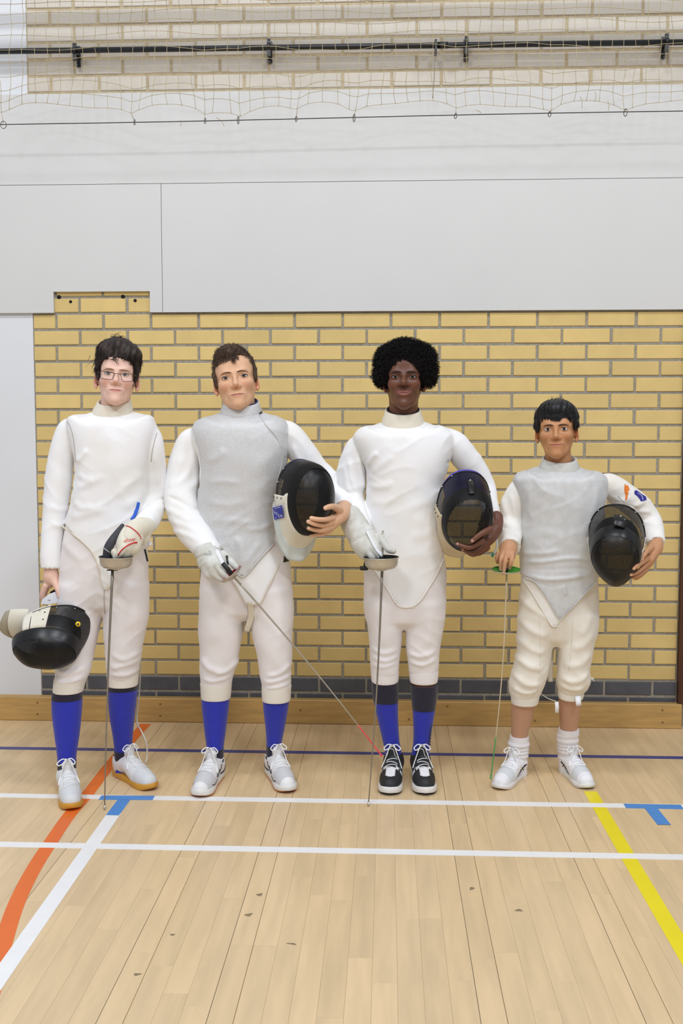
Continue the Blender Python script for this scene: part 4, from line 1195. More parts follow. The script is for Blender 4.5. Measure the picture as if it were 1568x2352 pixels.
# details: spring tongues
def tongue(mk, px0, px1, w, m=m_gloss, rv=True):
    a = mk.surf.hit(*px0, .004); b = mk.surf.hit(*px1, .006); o = MB().tube(catmull([a, (a+b)/2+np.array([0, -.006, .002]), b], 5), w, 8, flat=.18, up=(0, -1, .3)).build('spring_tongue', m, mk.root)
    if rv: MB().sphere(a+np.array([0, -.004, .001]), .0042, 6).build('rivet', m_rivet, mk.root)
tongue(mk3, (1079, 1106), (1083, 1137), .0105)
tongue(mk4, (1424, 1188), (1420, 1212), .024)
for px, py in ((1410, 1193.5), (1433, 1196)): MB().sphere(mk4.surf.hit(px, py, .008), .0026, 6).build('rivet', m_rivet, mk4.root)
# blue CE label on the second mask's bib
lb = [(631, 1165.5), (652, 1159.5), (656, 1187), (634.5, 1193.5)]
decal(mk2.surf2, lb, .0095, 6, 6).build('blue_label', m_label, mk2.root)
text_on(mk2.surf2, 'C€', 649, 1184, 8, -.27, .0108).build('label_print', m_print, mk2.root)
MB().tube(drape(mk2.surf2, [(636, 1167), (649, 1163.4)], .0106, 4, False), .0008, 4).build('label_print', m_print, mk2.root)
for a_, b_ in (((635, 1170), (636, 1180)), ((636, 1176), (642, 1183)), ((640, 1174), (644, 1181)), ((637, 1189), (640, 1188))):
    MB().tube(drape(mk2.surf2, [a_, b_], .0106, 3, False), .0009, 4).build('label_print', m_print, mk2.root)
# yellow badge and white tag on the hanging mask
bc = mk1.surf.hit(178, 1434, .003); nb_ = np.array([.25, -.95, .1]); nb_ /= np.linalg.norm(nb_)
MB().tube([bc, bc+nb_*.003], .0098, 16).build('badge', mat('yellow_badge', (246, 206, 30), .4), mk1.root); MB().tube([bc+nb_*.0025, bc+nb_*.004], .0042, 12).build('badge_centre', m_charcoal, mk1.root)

# white maker's tag and black back strap on the hanging mask
tgp = [at(94, 1388, -.955), at(97, 1377, -.955), at(110, 1366, -.955), at(124, 1360, -.955), at(136, 1363, -.955), at(139, 1372, -.955), at(134, 1384, -.955), at(112, 1388, -.955)]
cn = np.mean(tgp, 0); n_ = len(tgp); fr = np.array(tgp+[cn]); bk = fr+np.array([0, .006, 0])
tmb = MB().add(fr, None, [(n_, i, (i+1) % n_) for i in range(n_)]).add(bk, None, [(n_, (i+1) % n_, i) for i in range(n_)])
for i in range(n_): tmb.add([fr[i], fr[(i+1) % n_], bk[(i+1) % n_], bk[i]], [(0, 1, 2, 3)])
tmb.build('maker_tag', m_tagw, mk1.root, smooth=False)
for tx, x_, y_, sz in (('Aer', 113, 1378.5, 4.5),):
    V_, T_ = text_mesh(tx, sz); P_ = np.array([at(x_+v[0], y_-v[1], -.9565) for v in V_]); MB().add(P_, None, [(t[0], t[i], t[i+1]) for t in T_ for i in range(1, len(t)-1)]).build('tag_print', m_dark, mk1.root)
MB().tube(catmull([at(118, 1366, -.93), at(132, 1360, -.93), at(146, 1372, -.94), at(160, 1388, -.95)], 5), .012, 8, flat=.35, up=(0, -1, 0)).build('back_strap', m_trim, mk1.root)
def head_setup(q, eyes, Yeye, s, yaw, pitch, roll):
    M = rot(yaw, pitch, roll); E_ = at(*eyes, Yeye); O = E_-M@np.array([0, -.0735*s, 0]); return M, O, s
def finish_head(P, body, q, M, O, s, V):
    hs = Surf(*V)
    eye_parts(body, q, M, O, s); brow_parts(body, q, M, O, s, hs)
def hair_obj(P, q, M, O, s, prims, subs, clips, strand_fn, m, h=.0032, noise=.0, streak=None):
    lo, hi = bounds([p for p, k in prims], .02); v = Vol(lo, hi, h)
    for p, k in prims: v.op(p, k)
    for p, k in subs: v.op(p, k, 's')
    for c_ in clips: v.clip(c_, .006)
    V, Q = v.nets(1); N = vnormals(V, Q)
    if noise: V = V+N*(noise*np.sin(V[:, 0]*310+3*np.sin(V[:, 2]*170))*np.sin(V[:, 2]*290+2*np.sin(V[:, 1]*210)))[:, None]
    if streak:
        cc, amp, nn = streak; d = V-np.array(cc); ph = np.arctan2(d[:, 0], -d[:, 1]); el = np.linalg.norm(d, axis=1)
        w = np.sin(ph*nn+2.2*np.sin(ph*5+el*40))+.6*np.sin(ph*nn*2.3+el*90+1.3); V = V+N*(amp*w*np.clip(el/.06, 0, 1))[:, None]; N = vnormals(V, Q)
    mb = MB().add((V*s)@M.T+O, Q)
    sb = MB(); strand_fn(sb, V, N)
    Vs = np.concatenate(sb.V); mb.add((Vs*s)@M.T+O, np.concatenate(sb.Q))
    return mb.build('hair', m, P)
def pick(V, N, n, g, cond=None):
    I = np.arange(len(V)) if cond is None else np.where(cond)[0]
    return g.choice(I, min(n, len(I)), replace=True)
def flow_from(V, N, C):
    D = V-np.asarray(C); D = D-N*(D*N).sum(1)[:, None]; return D/(np.linalg.norm(D, axis=1)[:, None]+1e-9)
def sock(P, segs, Y0, name='sock', wave=None):
    """segs: list of (rows_px, material); the first is the sock, the others its bands"""
    root = None
    for i, (rows, m) in enumerate(segs):
        R = smooth_rows(rows_px(rows, Y0), 6)
        if i: R[:, 2] += .0008; R[:, 4] += .0010
        if wave is not None:
            z0, z1, amp, n = wave; zz = R[:, 0]
            R = np.array([np.interp(np.linspace(zz[0], zz[-1], 90), zz, R[:, j]) for j in range(5)]).T
            w = np.clip((R[:, 0]-z0)/.02, 0, 1)*np.clip((z1-R[:, 0])/.01, 0, 1)*amp*(np.sin((R[:, 0]-z0)*n+1.5*np.sin((R[:, 0]-z0)*90))+.5*np.sin((R[:, 0]-z0)*n*.43)); R[:, 2] += w; R[:, 4] += w
        o = ring_loft(R).build(name if i == 0 else 'sock_band', m, P if i == 0 else root)
        if i == 0: root = o
    return root
def cuff_part(P, rows, Y0, m, name='knee_cuff'):
    return ring_loft(smooth_rows(rows_px(rows, Y0), 5)).build(name, m, P)
# ================================================================== fencer with spectacles
Y1 = -.90
Q1 = dict(name='fair', skin=(232, 192, 174), rosy=(226, 160, 144), lip=(196, 112, 110), iris=(48, 46, 38), brow=(104, 74, 56), mouth=-.0635, nose=-.035, chin=-.110, jw=.80, fw=.95, lips=.85, mw=.0255, eo=(.0044, .0034), bth=.0016, barch=.0032, bz=.0138, eyes=.031, nw=.95, look=(0, 0), ear=.082, earflare=26)
p1 = empty('person', (*at(245, 1700, Y1)[:2], 0)); tag(p1, 'person in spectacles and plain white fencing jacket, arm lowered with a mask in hand', 'person')
torso1 = [(938, 226, 290, .05), (944, 212, 306, .06), (950, 176, 337, .074), (961, 156, 353, .085), (982, 156, 358, .096), (1020, 166, 352, .105), (1060, 174, 343, .108), (1110, 173, 334, .105), (1160, 164, 331, .102), (1210, 149, 334, .104), (1250, 141, 338, .106), (1300, 136, 342, .106), (1360, 134, 344, .104)]
armR1 = [(174, 982, 22, .012), (155, 988, 25, .015), (145, 1030, 29.5, .018), (137, 1085, 30.5, .02), (130, 1140, 30, .015), (123, 1200, 27, .0), (118, 1260, 24, -.02), (117, 1303, 23, -.03)]
armL1 = [(338, 988, 24, .01), (350, 1008, 24, .012), (353, 1035, 25, .015), (356, 1085, 26, .045), (357, 1140, 25, .06), (350, 1178, 26, .01), (330, 1207, 25, -.10), (312, 1222, 23, -.16)]
hem1 = [(100, 1203), (140, 1208), (165, 1226), (190, 1246), (212, 1270), (226, 1302), (236, 1350), (250, 1352), (262, 1322), (285, 1285), (320, 1264), (350, 1255), (380, 1250)]
j1, s1 = make_jacket(p1, Y1, torso1, [armR1, armL1], hem1, m_jacket, cuffs=[armR1], neck=(258, 958, 934, 45, Y1+.005), folds=[
    ([(172, 1062), (190, 1050), (205, 1030)], 7, .006), ([(176, 1085), (200, 1100), (220, 1098)], 9, .005), ([(172, 1120), (205, 1112), (245, 1090)], 9, .005), ([(165, 1150), (190, 1165), (220, 1160)], 9, .005), ([(160, 1190), (200, 1180), (250, 1165)], 10, .005), ([(330, 1120), (310, 1150), (280, 1170)], 10, .004), ([(320, 1080), (300, 1110), (265, 1140)], 12, .004),
    ([(105, 1160), (125, 1172), (150, 1170)], 6, .003), ([(108, 1200), (125, 1210), (142, 1206)], 6, .003), ([(300, 1210), (330, 1190), (352, 1185)], 5, -.004), ([(335, 1155), (355, 1150), (375, 1152)], 4, -.005), ([(345, 1040), (350, 1080), (346, 1120)], 7, .004)])
seam(j1, s1, [(154, 968), (161, 978), (168, 1002), (172, 1035), (173, 1062)], .0016, m_seamd)
seam(j1, s1, [(360, 994), (356, 1008), (350, 1034), (347, 1060)], .0014, m_seamd)
hem_tube(j1, s1, hem1[1:9], .0032, m_collar)
collar(j1, 258, 958, 934, 45, 26, Y1+.005, m_collar, flare=.96, lean=5)
b1, sb1 = make_breeches(p1, Y1, [(1195, 156, 330, .095), (1250, 146, 335, .1), (1300, 140, 339, .102), (1350, 137, 340, .1), (1385, 140, 338, .085)],
    [[(1330, 137, 241, .095), (1400, 134, 239, .092), (1450, 131, 224, .085, -.02), (1500, 129, 213, .078, -.04), (1540, 128, 206, .07, -.06), (1560, 129, 197, .060, -.07), (1574, 133, 188, .050, -.07)], [(1330, 241, 341, .095), (1400, 240, 341, .09), (1440, 240, 335, .085), (1490, 243, 325, .078), (1535, 246, 319, .068), (1552, 249, 314, .06), (1566, 254, 308, .05)]], m_breech, folds=[
    ([(255, 1500), (285, 1515), (318, 1500)], 7, .006), ([(250, 1535), (280, 1530), (316, 1520)], 6, .006), ([(250, 1550), (285, 1552), (312, 1545)], 5, .005), ([(135, 1530), (165, 1538), (205, 1528)], 7, .006), ([(130, 1550), (160, 1560), (198, 1550)], 5, .005), ([(140, 1240), (160, 1260), (200, 1290)], 10, .004), ([(200, 1420), (190, 1470), (185, 1520)], 12, .004), ([(300, 1290), (310, 1380), (305, 1450)], 14, .004)])
cuff_part(b1, [(1556, 126, 199, .062, -.07), (1570, 124, 194, .060, -.072), (1586, 123, 190, .058, -.075), (1588, 125, 188, .056, -.075)], Y1, m_cuff)
cuff_part(b1, [(1547, 246, 317, .062), (1560, 247, 316.5, .060), (1572, 248, 315.5, .058), (1574, 250, 313, .055)], Y1, m_cuff)
MB().tube(drape(sb1, [(240, 1350), (239, 1375), (241, 1410)], .0005), .0015, 6).build('inner_seam', m_seamd, b1)
tagb = MB().tube(drape(sb1, [(331, 1262), (334, 1275), (337, 1289)], .001), .006, 6, flat=.4).build('belt_tab', m_dark, b1)
# legs
A1a = ankle_at((166, 1864), (153, 1765), SHOE1)[1]; A1b = ankle_at((352, 1817), (281, 1745), SHOE1)[1]
B1a = lambda r: bent(r, Y1, A1a, -.075); B1b = lambda r: bent(r, Y1, A1b, 0)
def sub_rows(full, y0, y1, n=4):
    R = np.array(full, float); ys = np.linspace(y0, y1, n); return [tuple([y]+[float(np.interp(y, R[:, 0], R[:, c])) for c in range(1, R.shape[1])]) for y in ys]
def banded_sock(P, rows, bands, m, mb_, Y0):
    return sock(P, [(rows, m)]+[(sub_rows(rows, a_, b_), mb_) for a_, b_ in bands], Y0)
banded_sock(p1, B1a([(1578, 126, 187, .052), (1590, 122, 188, .0555), (1600, 120, 188, .057), (1640, 121, 186, .056), (1690, 127, 181, .048), (1740, 133, 174, .040), (1800, 135, 172, .037)]), [(1582, 1604), (1747, 1770)], m_blue, m_navy, Y1)
banded_sock(p1, B1b([(1564, 248, 315, .055), (1590, 249, 314.5, .056), (1640, 252, 309, .053), (1690, 260, 304, .045), (1730, 264, 302, .040), (1785, 266, 301, .037)]), [(1566, 1583), (1722, 1750)], m_blue, m_navy, Y1)
shoe(p1, (166, 1864), (153, 1765), dict(SHOE1)); shoe(p1, (352, 1817), (281, 1745), dict(SHOE1))
# head and hands
M, O, s = head_setup(Q1, (267.5, 859), Y1-.085, .985, 13, 7, 4.5)
nk = [(*at(262, 968, Y1+.01), .058), (*at(265, 930, Y1+.012), .055), (*at(267, 895, Y1+.02), .054)]
hv, hq, hw_, hc = build_head(Q1, M, O, s, nk)
hnd = hand_piece(Y1, [(117, 1285, 17, -.03), (117, 1312, 15, -.03), (117, 1326, 14.5, -.032)],
    [[(101, 1384, 5.5, -.025), (98, 1366, 6.5, -.035), (105, 1346, 7, -.04)], [(101, 1385, 5.5, -.002), (97, 1366, 6.5, -.008), (106, 1345, 7, -.018)], [(102, 1384, 5.5, .02), (99, 1364, 6.5, .016), (108, 1344, 7, .005)], [(105, 1381, 5, .04), (103, 1362, 6, .036), (111, 1344, 6.5, .024)]],
    [(137, 1371, 5, -.062), (134, 1359, 6, -.058), (129, 1346, 7, -.052), (124, 1333, 9, -.042)], [[(116, 1322, 15, -.032), (112, 1340, 12, -.025)], [(120, 1325, 13, -.03), (125, 1336, 10, -.04)]], Q1['skin'], (240, 206, 196))
inn = inner_body(Y1, [[(262, 965, 34, .01), (252, 1050, 58, 0), (245, 1200, 52, 0), (240, 1320, 56, 0)], inner_arm(armR1), inner_arm(armL1), [(200, 1320, 36, 0), (170, 1480, 26, -.03), (154, 1640, 12, -.075+(A1a-Y1+.075)*.37), (152, 1765, 9, A1a-Y1)], [(288, 1320, 36, 0), (285, 1480, 26, 0), (281, 1640, 12, (A1b-Y1)*.42), (284, 1755, 9, A1b-Y1)]], Q1['skin'])
body1 = join_body('body', [(hw_, hq, hc), hnd, inn], skin_mat(Q1), p1)
finish_head(p1, body1, Q1, M, O, s, (hv, hq))
m_hair1 = mat('dark_brown_hair', (54, 39, 33), .55, .3, 60, rgb2=(34, 25, 22), spec=.4)
def st1(mb, V, N):
    g = np.random.default_rng(11)
    D = flow_from(V, N, (.02, .06, .16))
    I = pick(V, N, 7500, g, (V[:, 1] < .09) & ((V[:, 2] > .03) | ((g.random(len(V)) < .12) & (np.abs(V[:, 0]) < .07))))
    Dd = D[I]+N[I]*.12+g.normal(size=(len(I), 3))*.09; L = g.uniform(.018, .036, len(I))
    strands(mb, V[I]-N[I]*.004, Dd, L, .0010, 4, bend=-N[I]*.35+np.array([0, 0, -.25]), rgen=g)
    # tufts at the image-left side and crown
    for c_, d_, n in (((-.090, .02, .062), (-.5, -.1, -.9), 6), ((-.084, .02, .035), (-.4, -.1, -.9), 6), ((.0, -.01, .146), (.7, -.2, -.15), 60), ((-.03, -.02, .135), (.7, -.3, -.05), 60)):
        R_ = np.array(c_)+g.normal(size=(n, 3))*.010; strands(mb, R_, np.array(d_)+g.normal(size=(n, 3))*.25, g.uniform(.018, .034, n), .0011, 4, bend=np.tile([0, 0, -.3], (n, 1)), rgen=g)
    # fringe over the forehead
    n = 520; x = g.uniform(-.062, .062, n); R_ = np.stack([x, -.074+.55*x*x/.06, .076-.15*x*x/.062+g.normal(size=n)*.006], 1)
    strands(mb, R_, np.stack([x*3+.25+g.normal(size=n)*.25, np.full(n, -.10), np.full(n, -1.0)], 1), g.uniform(.016, .030, n), .0010, 4, bend=np.tile([0, .15, 0], (n, 1)), rgen=g)
hair_obj(p1, Q1, M, O, s, [(ell((0, .026, .060), (.086, .100, .078)), 0), (ell((.0, .0, .112), (.056, .066, .042)), .03), (ell((-.045, -.01, .095), (.035, .05, .035)), .02), (ell((.052, .0, .088), (.034, .06, .04)), .02), (chain([(-.073, -.004, .03), (-.071, -.006, -.010), (-.069, -.010, -.030)], [.014, .009, .004]), .012), (chain([(.073, -.004, .03), (.071, -.006, .0), (.069, -.010, -.012)], [.014, .009, .004]), .012), (ell((0, .06, -.02), (.064, .06, .06)), .03)],
    [(rbox((.002, -.105, -.075), (.066, .088, .128), .034), .006)], [lambda X, Y, Z: (-.030-Z)*.9+np.maximum(0, .03-Y)*.2], st1, m_hair1, streak=((.02, .06, .15), .0022, 15))
# spectacles
gl = MB(); Yg = Y1-.085-.022
m_frame = mat('dark_red_metal_frame', (70, 42, 46), .35, .1, 30, metal=.6)
def rrect(c4, r=.28):
    c4 = [np.array(p, float) for p in c4]; out = []
    for i in range(4):
        p0, p1_, p2 = c4[i-1], c4[i], c4[(i+1) % 4]
        for t in np.linspace(0, 1, 5):
            a = p1_+(p0-p1_)*r*.5*(1-t); b = p1_+(p2-p1_)*r*.5*t; out.append(a*(1-t)+b*t)
    return out
lensL = rrect([(230, 851.5), (262.5, 856.5), (257.5, 872.5), (230.5, 868.5)]); lensR = rrect([(276.5, 859), (305, 859), (303.5, 876.5), (281, 876)])
def wrap(px): return Yg+.00011*((px-268)**2)/12
gP = [[at(x, y, wrap(x)) for x, y in l_] for l_ in (lensL, lensR)]
for l_ in gP: gl.tube(l_, .0011, 6, closed=True)
gl.tube(catmull([at(262.5, 858, wrap(262)), at(269, 858.2, Yg-.004), at(276.5, 860, wrap(276))], 5), .0012, 6)
gobj = gl.build('spectacles', m_frame, p1)
m_glass = bpy.data.materials.new('lens_glass'); m_glass.use_nodes = True
_n = m_glass.node_tree.nodes; _b = _n['Principled BSDF']; _tr = _n.new('ShaderNodeBsdfTransparent'); _mx = _n.new('ShaderNodeMixShader'); _mx.inputs[0].default_value = .08
_b.inputs['Roughness'].default_value = .05; _b.inputs['Base Color'].default_value = (.9, .95, .93, 1)
m_glass.node_tree.links.new(_tr.outputs[0], _mx.inputs[1]); m_glass.node_tree.links.new(_b.outputs[0], _mx.inputs[2]); m_glass.node_tree.links.new(_mx.outputs[0], _n['Material Output'].inputs['Surface'])
for l_ in gP:
    c_ = np.mean(l_, 0); n = len(l_); put('lens', mesh_np('lens', np.vstack([l_, c_]), np.array([(n, i, (i+1) % n) for i in range(n)])), m_glass, gobj)
Ls = (M@np.array([-.074, .02, .004]))*s+O; Rs = (M@np.array([.074, .02, .004]))*s+O
MB().tube(catmull([at(229.5, 854.5, wrap(229)), at(224, 854.8, Yg+.03), Ls], 5), .0016, 6).build('temple', m_dark, gobj)
MB().tube(catmull([at(305.5, 861, wrap(305)), at(310, 861.5, Yg+.03), Rs], 5), .0016, 6).build('temple', m_dark, gobj)
for px, py in ((223.2, 883.5), (304.5, 885.5)):
    c_ = Surf(hw_, hq).hit(px, py, .001); MB().sphere(c_, .0032, 6).build('ear_stud', m_dark, p1)
# glove
gv = empty('_tmp'); bpy.data.objects.remove(gv)
def glove_mesh(P, Y0, parts, m, name='glove', h=.003, k=.010, folds=()):
    prims = [chain_px(c_, Y0, 4) for c_ in parts]; lo, hi = bounds(prims, .015); v = Vol(lo, hi, h)
    for i, p in enumerate(prims): v.op(p, k if i < 3 else .004)
    V, Q = v.nets(1); N = vnormals(V, Q)
    for poly, w, amp in folds: fold(V, N, poly, Y0, w, amp)
    o = put(name, mesh_np(name, V, Q), m, P); return o, Surf(V, Q)
g1, gs1 = glove_mesh(p1, Y1, [[(336, 1208, 20, -.115), (320, 1213, 25, -.155), (303, 1226, 25, -.185), (291, 1247, 25, -.205), (284, 1266, 19, -.215)], [(340, 1215, 11, -.13), (335, 1235, 10, -.14), (332, 1247, 7, -.14)], [(315, 1240, 14, -.19), (308, 1258, 14, -.2), (300, 1270, 10, -.2)],
    [(286, 1258, 11, -.235), (275, 1272, 9, -.24), (266, 1280, 7, -.235)], [(262, 1268, 9, -.225), (268, 1281, 8, -.225)]], cloth('cream_glove_leather', (228, 224, 210), (216, 208, 186)), folds=[([(322, 1196), (318, 1215), (332, 1228)], 3, -.003)])
gt = MB()
v_ = Vol(*bounds([chain_px([(279, 1208, 7, -.19), (262, 1232, 9, -.215), (248, 1258, 10, -.225), (244, 1278, 9, -.222)], Y1, 4)], .012), .003); v_.op(chain_px([(281, 1207, 5, -.185), (264, 1232, 9, -.215), (250, 1256, 11, -.225), (245, 1279, 10, -.222)], Y1, 4))
V_, Q_ = v_.nets(1); put('glove_thumb', mesh_np('t', V_, Q_), m_charcoal, g1)
sg_ = Surf(V_, Q_)
MB().tube(drape(sg_, [(239, 1259), (245, 1264), (252, 1269)], .0005), .0012, 6).build('finger_seam', m_glovew, g1)
MB().tube(drape(gs1, [(280, 1207), (296, 1209), (312, 1220), (321, 1230), (324, 1238)], .0004), .0042, 6, flat=.35).build('red_stripe', m_red, g1)
MB().tube(drape(gs1, [(271, 1275), (281, 1262), (295, 1252), (308, 1247), (314, 1247)], .0004), .0062, 6, flat=.3).build('red_stripe', m_red, g1)
text_on(gs1, 'allstar', 298, 1240, 11, -.18, .0012, 1.0).build('glove_print', m_red, g1)
fz = MB(); gr = np.random.default_rng(3)
for _ in range(60):
    a_ = at(338+gr.uniform(-6, 6), 1247+gr.uniform(-4, 4), Y1-.14); d_ = np.array([gr.normal()*.6+.3, gr.normal()*.5, gr.normal()*.7-.5]); d_ /= np.linalg.norm(d_); L_ = gr.uniform(.006, .022)
    fz.tube([a_, a_+d_*L_*.5+gr.normal(size=3)*.003, a_+d_*L_], .0007, 4)
fz.build('frayed_threads', m_tagw, g1)
tab = [s1.hit(*p, .003) for p in catmull(np.array([(316, 1153), (313, 1168), (307, 1183), (301, 1193)], float), 4)]
bt = MB().tube(tab, .009, 6, flat=.12, up=(0, -1, .1)).build('blue_tab', mat('bright_blue_tab', (40, 96, 205), .6, .2, 60), j1)
# ================================================================== fencer in the silver vest with the tilted foil
Y2 = -.84
Q2 = dict(name='olive', skin=(222, 176, 142), rosy=(214, 150, 122), lip=(196, 126, 112), iris=(48, 52, 54), brow=(96, 70, 50), mouth=-.068, nose=-.036, chin=-.112, jw=.86, fw=1.0, lips=1.0, mw=.026, eo=(.0036, .0036), bth=.0026, bz=.0150, barch=.0035, eyes=.0335, nw=1.0, look=(0, 0), ear=.0775, earflare=24)
p2 = empty('person', (*at(562, 1700, Y2)[:2], 0)); tag(p2, 'person with short curly hair and silver vest buttoned to one side, holding a foil aslant', 'person')
torso2 = [(938, 520, 585, .05), (946, 508, 600, .06), (956, 478, 630, .076), (970, 450, 655, .09), (990, 440, 664, .1), (1025, 450, 662, .108), (1065, 462, 655, .112), (1110, 460, 642, .11), (1160, 459, 632, .108), (1210, 462, 632, .106), (1250, 464, 642, .110), (1300, 459, 664, .116), (1350, 457, 671, .118), (1400, 457, 671, .116)]
armR2 = [(460, 1004, 24, .01), (436, 1016, 30, .015), (424, 1060, 36, .02), (417, 1105, 40, .02), (415, 1150, 39, -.01), (430, 1198, 37, -.05), (456, 1236, 34, -.10), (478, 1264, 30, -.15)]
armL2 = [(645, 990, 25, .01), (668, 1002, 29, .015), (692, 1040, 32, .03), (722, 1080, 31, .05), (764, 1118, 29, .06), (783, 1148, 25, .0), (788, 1168, 22, -.06)]
hem2 = [(440, 1240), (470, 1262), (510, 1300), (545, 1350), (566, 1388), (598, 1388), (625, 1330), (645, 1290), (665, 1262), (690, 1245)]
j2, s2 = make_jacket(p2, Y2, torso2, [armR2, armL2], hem2, m_jacket, cuffs=[armL2], neck=(553, 960, 938, 45, Y2+.005), folds=[
    ([(380, 1140), (410, 1150), (445, 1168), (462, 1172)], 5, -.007), ([(378, 1165), (410, 1180), (450, 1200)], 7, .005), ([(384, 1195), (415, 1200), (460, 1215)], 7, .004), ([(395, 1222), (425, 1222), (470, 1238)], 6, .004), ([(440, 1020), (430, 1080), (400, 1120)], 8, .006), ([(455, 1040), (450, 1090), (430, 1130)], 7, .005), ([(415, 1040), (400, 1090), (385, 1125)], 8, .005), ([(470, 1255), (490, 1240), (500, 1243)], 4, -.004), ([(668, 1020), (680, 1050), (700, 1070)], 6, .005)])
hem_tube(j2, s2, [(566, 1386), (598, 1386), (625, 1330), (645, 1290), (662, 1266)], .002, m_collar, 5)
b2, sb2 = make_breeches(p2, Y2, [(1215, 470, 636, .096), (1260, 466, 655, .1), (1300, 463, 668, .102), (1350, 461, 671, .102), (1400, 462, 672, .09)],
    [[(1340, 461, 566, .1), (1400, 458, 564, .095), (1450, 455, 557, .09), (1490, 460, 550, .08), (1520, 459, 545, .074), (1550, 460, 536, .068), (1575, 463, 531, .06), (1590, 468, 524, .05)], [(1340, 566, 672, .1), (1400, 570, 674, .095), (1450, 578, 671, .09), (1500, 590, 671, .082), (1540, 596, 668, .07), (1575, 602, 667, .062), (1596, 608, 660, .05)]], m_breech, folds=[
    ([(462, 1510), (480, 1535), (520, 1545)], 8, .009), ([(545, 1520), (520, 1542), (490, 1550)], 6, .007), ([(462, 1560), (490, 1565), (530, 1556)], 5, .006), ([(665, 1525), (645, 1545), (610, 1555)], 6, .007), ([(668, 1555), (640, 1563), (604, 1570)], 5, .006), ([(605, 1585), (635, 1580), (665, 1573)], 4, .004), ([(500, 1340), (490, 1420), (495, 1480)], 14, .004), ([(640, 1360), (645, 1440), (640, 1500)], 14, .004)])
cuff_part(b2, [(1568, 460, 532, .064), (1582, 461, 531, .062), (1601, 462, 529, .058), (1604, 464, 527, .055)], Y2, m_cuff)
cuff_part(b2, [(1574, 601, 669, .064), (1588, 601, 668, .062), (1606, 602, 667, .058), (1609, 604, 664, .055)], Y2, m_cuff)
poly_decal(sb2, [(653, 1268), (664, 1276), (663, 1289), (650, 1292)], .0012).build('black_patch', m_dark, b2)
# crotch strap of the jacket hanging down
sp_ = [s2.hit(575, 1383, .001), at(576, 1395, Y2-.10), at(576, 1415, Y2-.085), at(571, 1435, Y2-.07), at(566, 1450, Y2-.05)]
MB().tube(catmull(sp_, 5), np.linspace(.0135, .011, 21), 8, flat=.14, up=(.2, -1, 0)).build('crotch_strap', m_collar, j2)
MB().tube(catmull([at(565, 1380, Y2-.02), at(566, 1420, Y2-.015), at(563, 1448, Y2-.03), at(566, 1450, Y2-.05)], 5), .009, 8, flat=.16, up=(1, -.4, 0)).build('crotch_strap', m_seamd, j2)
# silver vest
v2 = Vol(*bounds([stack(rows_px(torso2, Y2), n=2.4)], .03), .0048); v2.op(stack(rows_px(torso2, Y2), n=2.4)); v2.D -= .007; v2.clip(neck_fn(553, 957, 935, 46, Y2+.005), .020)
fh = hem_fn([(440, 1225), (475, 1235), (500, 1248), (530, 1290), (548, 1322), (563, 1324), (590, 1292), (633, 1243), (660, 1235)], Y2-.11); v2.clip(lambda X, Y, Z: fh(X)-Z)
xl_, xr_ = [np.array([at(p[0], p[1], Y2-.05)[[2, 0]] for p in pl][::-1]) for pl in ([(446, 960), (439, 985), (448, 1015), (458, 1045), (463, 1075), (457, 1120), (440, 1135), (430, 1260)], [(655, 955), (661, 975), (659, 1010), (656, 1050), (656, 1080), (668, 1100), (680, 1260)])]
v2.clip(lambda X, Y, Z: np.maximum(np.interp(Z, xl_[:, 0], xl_[:, 1])-X, X-np.interp(Z, xr_[:, 0], xr_[:, 1])).astype(np.float32))
Vl, Ql = v2.nets(2); Nl = vnormals(Vl, Ql); Vl = wrinkle(Vl+Nl*(.0014*wnoise(Vl, 1.6))[:, None], Nl, .0034)
for poly, w, amp in [([(470, 1110), (510, 1105), (560, 1110)], 8, .003), ([(468, 1150), (520, 1160), (570, 1150)], 9, .003), ([(470, 1200), (530, 1195), (600, 1205)], 9, .003), ([(620, 1060), (625, 1110), (610, 1150)], 9, -.002), ([(540, 1230), (555, 1260), (552, 1310)], 8, .005), ([(600, 1245), (580, 1270), (560, 1300)], 7, .003), ([(470, 1245), (510, 1262), (540, 1290)], 8, .004), ([(470, 1060), (500, 1050), (520, 1030)], 10, .004), ([(600, 970), (620, 995), (640, 1020)], 5, -.002), ([(625, 1200), (600, 1215), (560, 1215)], 7, .004)]: fold(Vl, Nl, poly, Y2-.1, w, amp)
lv2 = put('silver_vest', mesh_np('vest', Vl, Ql), m_lame, p2); sl2 = Surf(Vl, Ql)
MB().tube(drape(sl2, [(597, 955), (612, 978), (632, 1000), (645, 1025), (648, 1050), (642, 1085), (634, 1110)], .001), .0025, 8).build('front_flap_edge', m_lame, lv2)
hem_tube(lv2, sl2, [(528, 1290), (548, 1322), (563, 1324), (590, 1292), (633, 1245)], .0026, m_lame, 5)
seam(lv2, sl2, [(440, 985), (449, 1015), (458, 1045), (462, 1072)], .0018, m_lame, .0002, 'armhole_binding'); seam(lv2, sl2, [(660, 975), (657, 1010), (654, 1050)], .0018, m_lame, .0002, 'armhole_binding')
collar(lv2, 553, 960, 938, 47, 26, Y2+.005, m_lame, flare=.97, lean=1)
collar(j2, 553, 957, 935, 43.5, 25, Y2+.005, mat('navy_collar_lining', (34, 38, 86), .9), name='collar_lining', flare=.97, lean=1)
poly_decal(sl2, [(594, 949), (601, 946), (602, 950), (595, 953)], .004).build('hook', m_wire, lv2)
S2 = [((456, 1835), (494, 1742)), ((664, 1824), (629, 1736))]
A2 = [ankle_at(t_, a_, SHOE2)[1] for t_, a_ in S2]
banded_sock(p2, bent([(1594, 462, 528, .055), (1625, 464, 525, .054), (1680, 470, 518, .046), (1720, 475, 513, .041), (1760, 476, 512, .039), (1795, 477, 511, .037)], Y2, A2[0]), [(1718, 1742)], m_blue, m_navy, Y2)
